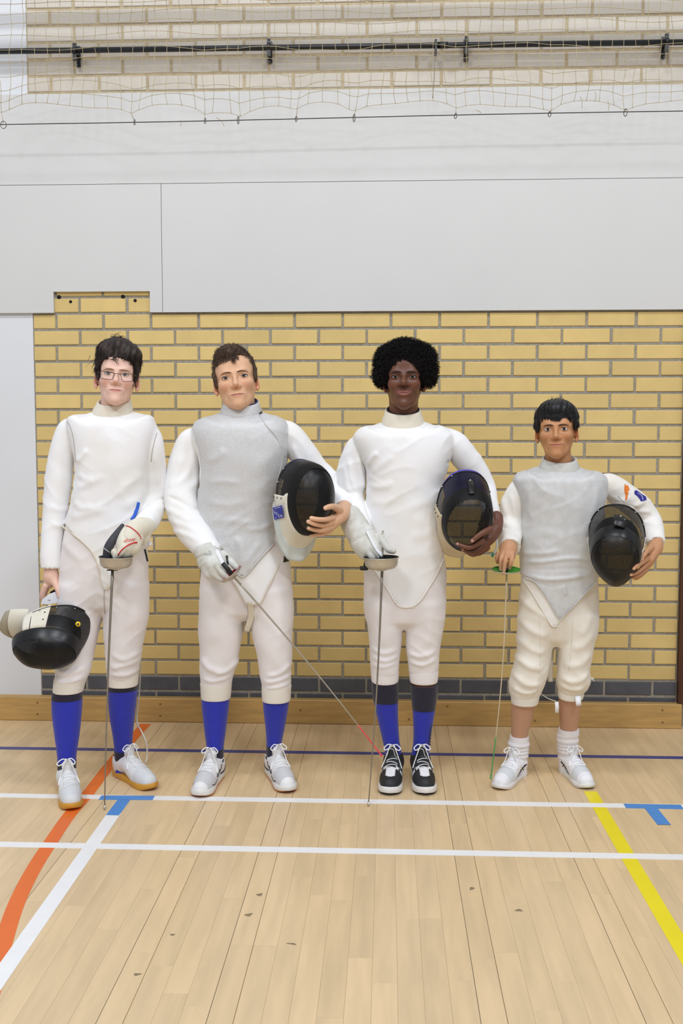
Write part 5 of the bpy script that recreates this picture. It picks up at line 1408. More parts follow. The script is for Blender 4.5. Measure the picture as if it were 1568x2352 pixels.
banded_sock(p2, bent([(1598, 603, 665, .055), (1630, 605, 661, .054), (1675, 610, 653, .046), (1712, 612, 646, .041), (1750, 612, 646, .039), (1788, 613, 645, .037)], Y2, A2[1]), [(1710, 1736)], m_blue, m_navy, Y2)
for t_, a_ in S2: shoe(p2, t_, a_, dict(SHOE2))
M, O, s = head_setup(Q2, (538.8, 865.3), Y2-.085, 1.03, 7, 5, -8)
nk = [(*at(553, 965, Y2+.01), .062), (*at(550, 930, Y2+.012), .060), (*at(545, 895, Y2+.02), .058)]
hv, hq, hw_, hc = build_head(Q2, M, O, s, nk)
hnd = hand_piece(Y2, [(790, 1160, 17, -.05), (787, 1172, 17, -.10), (782, 1180, 18, -.14)],
    snap([[(715, 1190, 5.2, -.262), (728, 1193, 5.8, -.258), (746, 1193.5, 6.2, -.238), (764, 1189, 7, -.205)], [(708, 1198, 5.2, -.255), (724, 1204, 5.8, -.255), (743, 1206, 6.2, -.235), (762, 1200, 7, -.2)], [(709, 1213, 5.0, -.235), (724, 1217, 5.6, -.238), (742, 1218, 6, -.225), (760, 1211, 7, -.195)], [(714, 1229, 4.6, -.2), (727, 1228, 5, -.21), (742, 1226, 5.6, -.205), (758, 1219, 6.5, -.185)]], mk2.surf, Y2),
    snap([[(747, 1167, 5.6, -.235), (756, 1164, 6.6, -.232), (767, 1164, 7.5, -.212), (778, 1170, 10, -.175)]], mk2.surf, Y2)[0], [[(783, 1178, 17, -.135), (768, 1196, 13, -.185)], [(780, 1186, 14, -.15), (764, 1208, 9, -.185)]], Q2['skin'], (232, 190, 168))
inn = inner_body(Y2, [[(553, 965, 36, .01), (553, 1050, 60, 0), (553, 1200, 52, 0), (565, 1320, 58, 0)], inner_arm(armR2), inner_arm(armL2), [(515, 1340, 38, 0), (505, 1470, 28, 0), (496, 1640, 12, (A2[0]-Y2)*.3), (494, 1750, 9, A2[0]-Y2)], [(618, 1340, 38, 0), (632, 1470, 28, 0), (634, 1640, 12, (A2[1]-Y2)*.3), (629, 1745, 9, A2[1]-Y2)]], Q2['skin'])
body2 = join_body('body', [(hw_, hq, hc), hnd, inn], skin_mat(Q2), p2)
finish_head(p2, body2, Q2, M, O, s, (hv, hq))
m_hair2 = mat('brown_hair', (94, 73, 55), .6, .3, 80, rgb2=(60, 46, 36), spec=.4)
def st2(mb, V, N):
    g = np.random.default_rng(12)
    side = (V[:, 2] < .055) & ((np.abs(V[:, 0]) > .05) | (V[:, 1] > .03))
    D = flow_from(V, N, (0, .05, .15)); I = pick(V, N, 2600, g, side)
    strands(mb, V[I]-N[I]*.003, D[I]+N[I]*.40+g.normal(size=(len(I), 3))*.15, g.uniform(.006, .011, len(I)), .0008, 2, rgen=g)
    I = pick(V, N, 2600, g, (V[:, 2] > .05) & (V[:, 1] < .08))
    Dd = flow_from(V, N, (.03, .06, .14))[I]*1.0+N[I]*.3+g.normal(size=(len(I), 3))*.35
    strands(mb, V[I]-N[I]*.003, Dd, g.uniform(.014, .026, len(I)), .0010, 7, bend=-N[I]*.3, curl=.0034, curl_n=1.4, rgen=g)
    n = 260; x = g.uniform(-.062, .022, n); R_ = np.stack([x, -.070+.5*x*x/.06, .072+.1*x+g.normal(size=n)*.005], 1)
    strands(mb, R_, np.stack([x*2+g.normal(size=n)*.3, np.full(n, -.55), np.full(n, -.9)], 1), g.uniform(.012, .026, n), .0010, 8, bend=np.tile([0, .4, 0], (n, 1)), curl=.0045, curl_n=1.3, rgen=g)
    n = 26; R_ = np.tile([.004, -.078, .062], (n, 1))+g.normal(size=(n, 3))*.0025; strands(mb, R_, np.tile([.05, -.25, -1.], (n, 1)), np.full(n, .014), .0009, 9, curl=.005, curl_n=1.0, rgen=np.random.default_rng(5))
hair_obj(p2, Q2, M, O, s, [(ell((0, .028, .045), (.079, .097, .079)), 0), (ell((-.008, -.012, .092), (.056, .062, .038)), .02), (chain([(-.074, .004, .03), (-.073, .004, -.004), (-.071, .004, -.022)], [.012, .009, .004]), .012), (chain([(.074, .004, .03), (.073, .004, .0), (.071, .006, -.014)], [.012, .009, .004]), .012), (ell((0, .066, -.02), (.060, .052, .05)), .03)],
    [(rbox((0, -.108, -.072), (.0675, .094, .128), .032), .006), (ell((.032, -.080, .058), (.024, .040, .026)), .01)], [lambda X, Y, Z: (-.028-Z)*.9+np.maximum(0, .03-Y)*.2], st2, m_hair2, noise=.0012)
# glove
g2, gs2 = glove_mesh(p2, Y2, [[(474, 1262, 31, -.14), (482, 1282, 30, -.175), (494, 1303, 25, -.215), (504, 1318, 17, -.235)], [(470, 1292, 16, -.19), (480, 1318, 12, -.225)], [(500, 1290, 18, -.21), (514, 1308, 13, -.24)],
    [(498, 1300, 8, -.25), (512, 1318, 7.5, -.262), (524, 1330, 7, -.262)], [(488, 1316, 7, -.245), (503, 1328, 6.5, -.255), (516, 1334, 6, -.255)], [(512, 1272, 9, -.18), (526, 1285, 9, -.215), (543, 1303, 7.5, -.245)]], m_glove, folds=[([(462, 1276), (485, 1262), (503, 1257)], 3, -.004), ([(467, 1295), (495, 1275), (506, 1270)], 3, .003)])
MB().tube(drape(gs2, [(497, 1262), (508, 1285), (522, 1312), (530, 1322)], .0004), .010, 8, flat=.12).build('glove_stripe', m_glovew, g2)
mgp = mat('grey_print', (150, 152, 150), .7)
for pl_ in ([(468, 1276), (472, 1270), (474, 1277)], [(476, 1274), (480, 1266), (484, 1268), (482, 1274), (477, 1275)], [(481, 1270), (486, 1275)]): MB().tube(drape(gs2, pl_, .0008, 4), .0008, 4).build('glove_print', mgp, g2)
MB().tube(drape(gs2, [(521, 1277), (524, 1292), (530, 1308), (536, 1318)], .0005), np.linspace(.005, .006, 16), 8, flat=.4).build('glove_gap', m_dark, g2)
# ================================================================== tall fencer with the round natural hair
Y3 = -.82
Q3 = dict(name='deep', skin=(104, 66, 50), rosy=(124, 74, 54), lip=(150, 92, 80), iris=(20, 14, 12), brow=(24, 17, 15), mouth=-.0625, nose=-.0285, chin=-.116, jw=.80, fw=.95, lips=1.35, mw=.033, smile=.0068, eo=(.0030, .0026), bth=.0034, bz=.0170, barch=.0025, eyes=.0325, nw=1.38, sclera=(190, 176, 170), look=(0, 0), ear=.079, earflare=22, srough=.4)
p3 = empty('person', (*at(930, 1700, Y3)[:2], 0)); tag(p3, 'smiling person with a big round afro and plain white fencing jacket', 'person')
torso3 = [(952, 896, 955, .05), (962, 878, 972, .06), (974, 846, 1004, .078), (988, 820, 1030, .092), (1006, 812, 1040, .1), (1040, 824, 1036, .107), (1080, 843, 1026, .11), (1130, 842, 1014, .108), (1180, 838, 1010, .106), (1230, 837, 1014, .106), (1280, 835, 1020, .107), (1330, 835, 1023, .106), (1405, 838, 1020, .104)]
armR3 = [(836, 1022, 24, .01), (818, 1034, 27, .015), (808, 1075, 31, .02), (804, 1115, 34, .02), (803, 1146, 33, .01), (813, 1180, 30, -.05), (826, 1210, 28, -.11)]
armL3 = [(1024, 1010, 26, .01), (1046, 1022, 28, .015), (1068, 1052, 30, .03), (1094, 1084, 28, .045), (1112, 1118, 24, .05), (1122, 1155, 20, .01), (1134, 1192, 17, -.05)]
hem3 = [(800, 1255), (835, 1275), (860, 1310), (890, 1355), (917, 1397), (951, 1398), (985, 1350), (1008, 1310), (1022, 1275), (1060, 1250)]
j3, s3 = make_jacket(p3, Y3, torso3, [armR3, armL3], hem3, m_jacket, neck=(925, 984, 960, 47, Y3+.005), folds=[
    ([(842, 1075), (855, 1050), (870, 1040)], 6, .006), ([(850, 1090), (880, 1065), (905, 1045)], 8, .004), ([(846, 1115), (880, 1118), (905, 1105)], 8, .005), ([(845, 1150), (880, 1155), (910, 1140)], 9, .003), ([(820, 1040), (826, 1090), (836, 1130)], 6, .006), ([(800, 1050), (806, 1100), (820, 1145)], 6, .006), ([(790, 1070), (795, 1110), (805, 1140)], 6, .004), ([(772, 1148), (800, 1155), (836, 1170)], 5, -.007), ([(778, 1165), (805, 1170), (830, 1178)], 5, .004), ([(1025, 1060), (1040, 1070), (1050, 1085)], 5, -.005), ([(1000, 1210), (970, 1230), (940, 1228)], 12, .003)], cuffs=[armL3])
hem_tube(j3, s3, hem3[1:9], .003, m_jacket2)
seam(j3, s3, [(812, 1012), (818, 1020), (825, 1034), (832, 1060), (838, 1085)], .0011, m_seam)
seam(j3, s3, [(1040, 1004), (1038, 1022), (1033, 1042), (1028, 1060)], .001, m_seam)
collar(j3, 925, 984, 960, 47, 31, Y3+.005, m_collar, flare=.96, lean=0)
collar(j3, 925, 981, 957, 43, 30, Y3+.005, mat('dark_collar_lining', (30, 30, 36), .9), name='collar_lining', flare=.97)
b3, sb3 = make_breeches(p3, Y3, [(1225, 842, 1014, .096), (1270, 838, 1020, .1), (1320, 835, 1024, .102), (1370, 836, 1023, .1), (1420, 840, 1020, .088)],
    [[(1370, 836, 927, .095), (1410, 840, 926, .09), (1450, 845, 925, .084), (1490, 848, 921, .074), (1520, 850, 917, .066), (1545, 853, 914, .058), (1556, 858, 908, .05)], [(1370, 927, 1022, .095), (1410, 929, 1021, .09), (1445, 930, 1017, .084), (1490, 932, 1010, .074), (1520, 936, 1008, .066), (1545, 940, 1005, .058), (1556, 946, 1000, .05)]], m_breech, folds=[
    ([(850, 1488), (880, 1500), (915, 1492)], 6, .006), ([(852, 1510), (885, 1518), (915, 1508)], 5, .006), ([(853, 1530), (880, 1532), (912, 1524)], 5, .004), ([(935, 1500), (965, 1508), (1005, 1495)], 6, .006), ([(938, 1522), (970, 1528), (1004, 1515)], 5, .005), ([(870, 1400), (880, 1450), (875, 1490)], 12, .004), ([(985, 1400), (985, 1450), (975, 1490)], 12, .004)])
cuff_part(b3, [(1540, 851, 916, .060), (1552, 852, 915.5, .058), (1564, 853, 914.5, .055), (1567, 855, 912, .052)], Y3, m_breech)
cuff_part(b3, [(1540, 939, 1007, .060), (1552, 939.5, 1006.5, .058), (1564, 941, 1004.5, .055), (1567, 943, 1002, .052)], Y3, m_breech)
S3 = [((893, 1829), (904, 1728)), ((978, 1829), (965, 1728))]
A3 = [ankle_at(t_, a_, SHOE3)[1] for t_, a_ in S3]
banded_sock(p3, bent([(1563, 853, 914.5, .0525), (1590, 854, 914.5, .052), (1612, 858, 914, .051), (1650, 866, 914, .046), (1700, 878, 917, .041), (1730, 884, 922, .039), (1775, 886, 922, .037)], Y3, A3[0]), [(1564, 1611)], m_blue, m_navy, Y3)
banded_sock(p3, bent([(1573, 942, 1005.5, .0525), (1600, 944, 1003, .052), (1630, 947, 999, .05), (1680, 949, 991, .044), (1710, 948, 987, .041), (1732, 945, 985, .039), (1775, 946, 984, .037)], Y3, A3[1]), [(1572, 1628)], m_blue, m_navy, Y3)
for i_ in range(9):
    yy_ = 1660+i_*6.6; x_ = 989-(yy_-1660)*.05
    pa_, pb_ = at(x_-2.6, yy_, Y3+(A3[1]-Y3)*(yy_-1573)/172-.036), at(x_+2.0, yy_+4.5, Y3+(A3[1]-Y3)*(yy_-1573)/172-.030)
    MB().tube([pa_, (pa_+pb_)/2+np.array([0, -.001, 0]), pb_], .0022, 5).build('sock_print', m_navy, p3)
for t_, a_ in S3: shoe(p3, t_, a_, dict(SHOE3))
M, O, s = head_setup(Q3, (927.2, 865.5), Y3-.085, .995, -3, 4, 0)
nk = [(*at(925, 985, Y3+.01), .058), (*at(926, 950, Y3+.012), .056), (*at(927, 905, Y3+.02), .057)]
hv, hq, hw_, hc = build_head(Q3, M, O, s, nk)
hnd = hand_piece(Y3, [(1140, 1188, 15, -.06), (1141, 1203, 14.5, -.08), (1137, 1214, 15, -.10)],
    snap([[(1050, 1249, 4.4, -.225), (1062, 1254, 5.2, -.235), (1080, 1257, 6, -.225), (1106, 1242, 8, -.17)], [(1062, 1262, 4.4, -.21), (1074, 1267, 5.4, -.222), (1084, 1268, 6, -.21), (1107, 1252, 8, -.165)], [(1072, 1268, 4.6, -.195), (1080, 1272, 5.4, -.2), (1090, 1273, 6, -.19), (1112, 1258, 8, -.15)], [(1083, 1269, 4.4, -.17), (1092, 1272, 5, -.175), (1102, 1270, 6, -.165), (1118, 1258, 7.5, -.14)]], mk3.surf, Y3),
    snap([[(1084, 1242, 5.4, -.232), (1094, 1234, 6.2, -.225), (1108, 1224, 7, -.2), (1124, 1216, 9, -.145)]], mk3.surf, Y3)[0], [[(1136, 1216, 15, -.1), (1122, 1236, 14, -.14)], [(1132, 1225, 14, -.11), (1113, 1250, 10, -.15)]], (112, 72, 56), (196, 150, 140))
inn = inner_body(Y3, [[(925, 985, 34, .01), (928, 1060, 58, 0), (928, 1200, 52, 0), (928, 1330, 56, 0)], inner_arm(armR3), inner_arm(armL3), [(882, 1350, 34, 0), (884, 1470, 25, 0), (884, 1565, 26, 0), (892, 1650, 11, (A3[0]-Y3)*.48), (903, 1740, 9, A3[0]-Y3)], [(976, 1350, 34, 0), (972, 1470, 25, 0), (973, 1568, 28.5, 0), (971, 1650, 11, (A3[1]-Y3)*.45), (965, 1740, 9, A3[1]-Y3)]], Q3['skin'])
body3 = join_body('body', [(hw_, hq, hc), hnd, inn], skin_mat(Q3), p3)
finish_head(p3, body3, Q3, M, O, s, (hv, hq))
m_hair3 = mat('black_hair', (20, 16, 16), .75, .3, 80, rgb2=(13, 11, 12), spec=.25)
def st3(mb, V, N):
    g = np.random.default_rng(13)
    I = pick(V, N, 9500, g, (V[:, 1] < .10) & ~((np.abs(V[:, 0]) < .078) & (V[:, 2] < .078) & (V[:, 1] < .0)))
    strands(mb, V[I]-N[I]*.010, N[I]+g.normal(size=(len(I), 3))*.35, g.uniform(.012, .030, len(I)), .0009, 9, curl=.0040, curl_n=2.2, rgen=g, taper=False)
    I = pick(V, N, 2600, g, (np.abs(V[:, 0]) < .082) & (V[:, 2] < .085) & (V[:, 1] < .01))
    strands(mb, V[I]-N[I]*.004, N[I]+np.array([0, -.2, .5])+g.normal(size=(len(I), 3))*.4, g.uniform(.006, .012, len(I)), .0009, 8, curl=.0036, curl_n=1.6, rgen=g, taper=False)
hair_obj(p3, Q3, M, O, s, [(ell((.003, .035, .052), (.105, .110, .094)), 0), (ell((-.06, .02, .07), (.052, .07, .058)), .02), (ell((.065, .02, .075), (.05, .07, .055)), .02), (ell((-.082, .02, .018), (.034, .055, .045)), .02), (ell((.085, .02, .022), (.034, .055, .045)), .02), (ell((0, .0, .105), (.06, .07, .042)), .02)],
    [(ell((0, -.118, -.040), (.0665, .120, .108)), .008), (ell((.078, .0, -.045), (.02, .04, .03)), .008), (ell((-.078, .0, -.045), (.02, .04, .03)), .008)], [lambda X, Y, Z: (-.032-Z)*.9+np.maximum(0, .02-Y)*.2], st3, m_hair3, noise=.004)
g3, gs3 = glove_mesh(p3, Y3, [[(806, 1190, 30, -.08), (818, 1212, 31, -.13), (830, 1238, 29, -.175), (844, 1262, 22, -.205)], [(842, 1225, 20, -.17), (858, 1255, 15, -.215), (868, 1272, 11, -.23)], [(826, 1252, 20, -.18), (836, 1272, 14, -.2)],
    [(858, 1255, 9, -.225), (868, 1272, 8, -.24), (874, 1284, 7, -.235)], [(842, 1262, 8, -.225), (852, 1278, 7.5, -.235), (860, 1288, 7, -.23)], [(870, 1228, 6.5, -.19), (881, 1246, 8, -.215), (891, 1261, 8, -.235), (903, 1266, 7, -.255)]], m_glove, folds=[([(812, 1235), (830, 1222), (858, 1212)], 3, -.004), ([(800, 1210), (815, 1190), (840, 1186)], 5, .004)])
MB().tube(drape(gs3, [(844, 1220), (854, 1240), (866, 1262), (878, 1277)], .0004), .010, 8, flat=.12).build('glove_stripe', m_glovew, g3)
seam(g3, gs3, [(811, 1236), (828, 1222), (848, 1215), (860, 1213)], .0016, m_glovew, .0004, 'glove_edge')
# ================================================================== the smallest fencer
Y4 = -.80
Q4 = dict(name='warm', skin=(196, 142, 100), rosy=(190, 126, 88), lip=(186, 112, 100), iris=(30, 20, 16), brow=(86, 58, 42), mouth=-.0640, nose=-.0355, chin=-.110, jw=.86, fw=.975, lips=.95, mw=.029, smile=.0042, eo=(.0062, .0050), ewid=.0160, bth=.0036, bz=.0140, barch=.0035, eyes=.0318, nw=1.05, look=(0, 0), ear=.0795, earflare=28, lash=(28, 18, 14))
p4 = empty('person', (*at(1265, 1700, Y4)[:2], 0)); tag(p4, 'smallest person, with bare shins, white ankle socks and a silver vest', 'person')
torso4 = [(1062, 1255, 1310, .046), (1068, 1244, 1322, .055), (1077, 1218, 1352, .07), (1088, 1192, 1380, .08), (1104, 1182, 1394, .088), (1135, 1192, 1392, .094), (1170, 1203, 1384, .098), (1220, 1200, 1376, .098), (1270, 1199, 1374, .098), (1310, 1198, 1376, .1), (1350, 1194, 1378, .1), (1400, 1192, 1376, .098), (1450, 1192, 1372, .09)]
armR4 = [(1212, 1116, 20, .01), (1194, 1122, 24, .012), (1180, 1155, 28, .02), (1174, 1190, 29, .03), (1170, 1218, 28, .0), (1169, 1240, 26, -.06), (1170, 1256, 24.5, -.10)]
armL4 = [(1378, 1112, 22, .01), (1402, 1116, 28, .012), (1434, 1140, 30, .03), (1468, 1168, 30, .045), (1490, 1196, 27, .04), (1500, 1226, 23, -.01), (1506, 1246, 19, -.05)]
hem4 = [(1150, 1310), (1195, 1325), (1220, 1360), (1250, 1410), (1268, 1440), (1280, 1438), (1310, 1400), (1350, 1360), (1378, 1335), (1400, 1325)]
j4, s4 = make_jacket(p4, Y4, torso4, [armR4, armL4], hem4, m_jacket2, neck=(1284, 1086, 1066, 42, Y4+.005), folds=[
    ([(1175, 1130), (1185, 1170), (1195, 1205)], 6, .006), ([(1160, 1140), (1165, 1180), (1180, 1205)], 6, .004), ([(1148, 1212), (1170, 1214), (1196, 1226)], 4, -.006), ([(1150, 1232), (1172, 1230), (1194, 1242)], 4, .004), ([(1395, 1160), (1425, 1165), (1450, 1150)], 7, .007), ([(1400, 1135), (1430, 1150), (1460, 1145)], 5, .004), ([(1440, 1178), (1470, 1165), (1495, 1152)], 6, .007), ([(1465, 1180), (1490, 1178), (1508, 1182)], 5, .005), ([(1485, 1205), (1505, 1205), (1518, 1215)], 5, .004), ([(1450, 1165), (1470, 1172), (1480, 1190)], 4, -.006)],
    cuffs=[armR4, armL4])
hem_tube(j4, s4, hem4[1:6], .0022, m_jacket2)
collar(j4, 1284, 1086, 1066, 44, 24, Y4+.005, mat('grey_collar', (206, 206, 200), .8, .08, 40), flare=.97)
b4, sb4 = make_breeches(p4, Y4, [(1300, 1202, 1370, .09), (1345, 1196, 1374, .092), (1390, 1192, 1376, .092), (1430, 1191, 1373, .088), (1460, 1194, 1368, .076)],
    [[(1400, 1191, 1278, .088), (1450, 1188, 1272, .084), (1500, 1186, 1266, .08), (1540, 1178, 1260, .078), (1565, 1170, 1252, .075), (1585, 1170, 1244, .068), (1600, 1174, 1237, .056), (1608, 1180, 1230, .048)], [(1400, 1278, 1374, .088), (1450, 1280, 1368, .084), (1500, 1280, 1360, .08), (1540, 1278, 1354, .076), (1562, 1277, 1357, .074), (1578, 1280, 1350, .066), (1590, 1284, 1338, .056), (1597, 1290, 1332, .048)]], m_breech4, noise=.0028, folds=[
    ([(1195, 1370), (1225, 1400), (1265, 1420)], 8, .006), ([(1190, 1420), (1225, 1450), (1260, 1460)], 9, .008), ([(1188, 1465), (1220, 1490), (1255, 1500)], 9, .008), ([(1185, 1510), (1215, 1530), (1250, 1535)], 8, .008), ([(1178, 1548), (1210, 1572), (1245, 1570)], 8, .009), ([(1175, 1580), (1205, 1592), (1238, 1585)], 5, .006), ([(1365, 1450), (1340, 1480), (1310, 1490)], 9, .006), ([(1358, 1500), (1330, 1525), (1295, 1530)], 9, .007), ([(1355, 1545), (1325, 1565), (1285, 1560)], 7, .008), ([(1345, 1580), (1315, 1585), (1285, 1575)], 5, .006), ([(1360, 1400), (1345, 1440), (1330, 1460)], 9, .005)])
seam(b4, sb4, [(1238, 1410), (1240, 1480), (1239, 1540), (1234, 1590)], .0007, m_seam, .0003); seam(b4, sb4, [(1315, 1420), (1312, 1480), (1306, 1540)], .0007, m_seam, .0003)
cuff_part(b4, [(1594, 1172, 1239, .060), (1604, 1173, 1237, .057), (1613, 1174, 1235, .054), (1616, 1176, 1233, .052)], Y4, m_cuff)
cuff_part(b4, [(1582, 1281, 1341, .060), (1592, 1281, 1340, .057), (1601, 1282, 1338, .054), (1604, 1284, 1336, .052)], Y4, m_cuff)
for px, py, w, h_, nm in ((1328, 1612, 7, 10, 'wash_tag'),):
    MB().tube([at(px-2, py-14, Y4-.06), at(px, py+2, Y4-.064), at(px+1, py+9, Y4-.062)], .012, 6, flat=.06, up=(0, -1, 0)).build(nm, m_tagw, b4)
MB().tube([at(1278, 1612, Y4-.03), at(1279, 1624, Y4-.03), at(1278.5, 1637, Y4-.028)], .0085, 6, flat=.06, up=(0, -1, 0)).build('hanging_tag', m_tagw, b4)
MB().tube(catmull([at(1240, 1592, Y4), at(1258, 1604, Y4-.01), at(1277, 1611, Y4-.03)], 5), .0014, 6).build('tag_string', m_cuff, b4)
MB().tube(catmull([at(1272, 1455, Y4+.02), at(1266, 1500, Y4+.03), at(1264, 1540, Y4+.03), at(1264, 1566, Y4+.03)], 5), .0105, 6, flat=.1, up=(0, -1, 0)).build('strap', m_cuff, j4)
for dx, dy in ((4, 7), (8, 9), (2, 5)):
    MB().tube(catmull([at(1357, 1556, Y4-.02), at(1357+dx*.6, 1558, Y4-.02), at(1356+dx, 1556+dy, Y4-.02)], 4), .0013, 5).build('lace_tie', m_tagw, b4)
# silver vest
tp = stack(rows_px(torso4, Y4), n=2.4); v4 = Vol(*bounds([tp], .03), .0046); v4.op(tp); v4.D -= .0085; v4.clip(neck_fn(1284, 1084, 1064, 44, Y4+.005), .020)
fh4 = hem_fn([(1150, 1322), (1200, 1326), (1225, 1335), (1245, 1358), (1262, 1385), (1282, 1420), (1290, 1418), (1320, 1390), (1345, 1362), (1376, 1332), (1400, 1325)], Y4-.1); v4.clip(lambda X, Y, Z: fh4(X)-Z)
xl4, xr4 = [np.array([at(p[0], p[1], Y4-.05)[[2, 0]] for p in pl][::-1]) for pl in ([(1182, 1070), (1172, 1102), (1188, 1124), (1198, 1145), (1203, 1170), (1196, 1195), (1180, 1210), (1170, 1330)], [(1398, 1066), (1399, 1085), (1397, 1115), (1392, 1145), (1386, 1168), (1392, 1200), (1400, 1330)])]
v4.clip(lambda X, Y, Z: np.maximum(np.interp(Z, xl4[:, 0], xl4[:, 1])-X, X-np.interp(Z, xr4[:, 0], xr4[:, 1])).astype(np.float32))
Vl, Ql = v4.nets(2); Nl = vnormals(Vl, Ql); Vl = wrinkle(Vl+Nl*(.0014*wnoise(Vl, 1.5))[:, None], Nl, .0034)
for poly, w, amp in [([(1200, 1275), (1240, 1272), (1290, 1265)], 6, .004), ([(1200, 1295), (1250, 1290), (1310, 1282), (1370, 1290)], 5, .005), ([(1200, 1310), (1260, 1308), (1330, 1306), (1374, 1312)], 5, -.002), ([(1200, 1322), (1250, 1330), (1300, 1328), (1360, 1318)], 5, .006), ([(1230, 1340), (1270, 1346), (1300, 1342)], 5, -.002), ([(1292, 1342), (1296, 1355), (1298, 1368)], 4, .005), ([(1210, 1110), (1215, 1150), (1218, 1200)], 9, .004), ([(1375, 1110), (1370, 1150), (1362, 1190)], 9, .004), ([(1240, 1120), (1270, 1140), (1310, 1140)], 14, .003), ([(1205, 1230), (1250, 1225), (1300, 1235)], 10, .002), ([(1355, 1250), (1345, 1290), (1330, 1320)], 10, -.0015)]: fold(Vl, Nl, poly, Y4-.1, w, amp)
lv4 = put('silver_vest', mesh_np('vest', Vl, Ql), m_lame4, p4); sl4 = Surf(Vl, Ql)
hem_tube(lv4, sl4, [(1203, 1326), (1225, 1335), (1245, 1358), (1262, 1385), (1282, 1420), (1290, 1418), (1320, 1390), (1345, 1362), (1374, 1334)], .0022, m_lame4, 5)
# sleeve patches
kang = [(1434, 1111), (1437, 1116), (1440, 1114), (1443, 1119), (1445, 1126), (1440, 1128), (1443, 1133), (1440, 1138), (1441, 1143), (1437, 1149), (1435, 1147), (1436, 1138), (1433, 1128), (1433, 1120)]
poly_decal(s4, kang, .0016).build('sleeve_patch', mat('orange_patch', (238, 128, 44), .8, .1, 60), j4)['label'] = 'small orange patch'
poly_decal(s4, [(1456, 1128), (1460, 1126), (1466, 1130), (1474, 1136), (1482, 1141), (1484, 1148), (1477, 1151), (1471, 1152), (1468, 1146), (1462, 1139), (1456, 1135)], .0016).build('sleeve_patch', mat('blue_patch', (48, 44, 140), .8, .15, 60), j4)['label'] = 'small blue patch'
MB().tube(drape(s4, [(1463, 1133), (1470, 1137), (1474, 1143), (1475, 1149)], .0024), .0012, 5).build('patch_print', m_print, j4)
seam(j4, s4, [(1419, 1139), (1426, 1147), (1434, 1154)], .0012, m_seamd)
z_at = lambda py, Y: at(700, py, Y)[2]
S4 = [((1142, 1816), (1190, 1740)), ((1352, 1815), (1304, 1736))]
A4 = [ankle_at(t_, a_, SHOE4)[1] for t_, a_ in S4]
sock(p4, [(bent([(1690, 1171, 1214, .042), (1702, 1169, 1214, .042), (1706, 1167, 1215, .042), (1745, 1170, 1211, .038), (1790, 1176, 1207, .034)], Y4, A4[0], (A4[0]-Y4)*.645), m_wsock)], Y4, wave=(z_at(1765, Y4), z_at(1703, Y4), .0016, 330))
sock(p4, [(bent([(1674, 1282, 1329, .043), (1686, 1280, 1329, .043), (1691, 1278, 1328, .042), (1735, 1281, 1325, .039), (1785, 1286, 1321, .034)], Y4, A4[1], (A4[1]-Y4)*.57), m_wsock)], Y4, wave=(z_at(1760, Y4), z_at(1688, Y4), .0016, 330))
for t_, a_ in S4: shoe(p4, t_, a_, dict(SHOE4))
M, O, s = head_setup(Q4, (1276.3, 985.7), Y4-.08, .95, -11, 4, -2)
nk = [(*at(1284, 1085, Y4+.01), .050), (*at(1282, 1055, Y4+.012), .049), (*at(1279, 1020, Y4+.02), .050)]
hv, hq, hw_, hc = build_head(Q4, M, O, s, nk)
h1 = hand_piece(Y4, [(1169, 1241, 11, -.065), (1168, 1252, 15, -.105), (1166, 1262, 17, -.122)],
    [[(1142, 1292, 3.8, -.135), (1140.5, 1283, 4.4, -.145), (1143, 1272, 5.2, -.14)], [(1149.5, 1309, 4.0, -.165), (1149.5, 1295, 4.8, -.165), (1150, 1283, 5.2, -.165), (1153, 1272, 5.8, -.15)], [(1156, 1317, 4.4, -.182), (1158, 1302, 4.9, -.18), (1160, 1287, 5.4, -.178), (1164, 1273, 6, -.155)], [(1169.5, 1305, 4.4, -.165), (1172, 1296, 5.2, -.172), (1174.5, 1284, 5.8, -.17), (1175, 1272, 6.2, -.15)]],
    [(1164, 1302, 4.5, -.12), (1171, 1292, 5.2, -.115), (1178, 1276, 6, -.115), (1177, 1264, 7, -.115)], [[(1166, 1260, 17, -.122), (1158, 1272, 13, -.135)], [(1168, 1262, 16, -.122), (1169, 1272, 13, -.137)]], (206, 154, 116), (226, 184, 156))
h2 = hand_piece(Y4, [(1506, 1236, 14, -.04), (1508, 1248, 14, -.06), (1504, 1258, 15, -.08)],
    snap([[(1455, 1306, 4.2, -.205), (1462, 1300, 4.8, -.21), (1472, 1294, 5.2, -.198), (1485, 1283, 6.5, -.15)], [(1448.5, 1320, 4.2, -.19), (1457, 1317, 4.8, -.2), (1468, 1311, 5.2, -.188), (1484, 1296, 6.5, -.14)], [(1450, 1327, 4.0, -.165), (1458, 1324, 4.6, -.175), (1467, 1320, 5, -.165), (1482, 1307, 6, -.125)], [(1458, 1330, 3.6, -.14), (1464, 1327, 4.2, -.145), (1472, 1321, 4.6, -.14), (1484, 1309, 5.5, -.11)]], mk4.surf, Y4),
    snap([[(1474, 1284, 4.6, -.195), (1478, 1276, 5.2, -.19), (1485, 1267, 6, -.165), (1495, 1258, 8, -.11)]], mk4.surf, Y4)[0], [[(1504, 1258, 15, -.08), (1490, 1284, 12, -.13)], [(1500, 1265, 13, -.085), (1488, 1295, 10, -.12)]], (200, 148, 110), (222, 180, 152))
shin = []
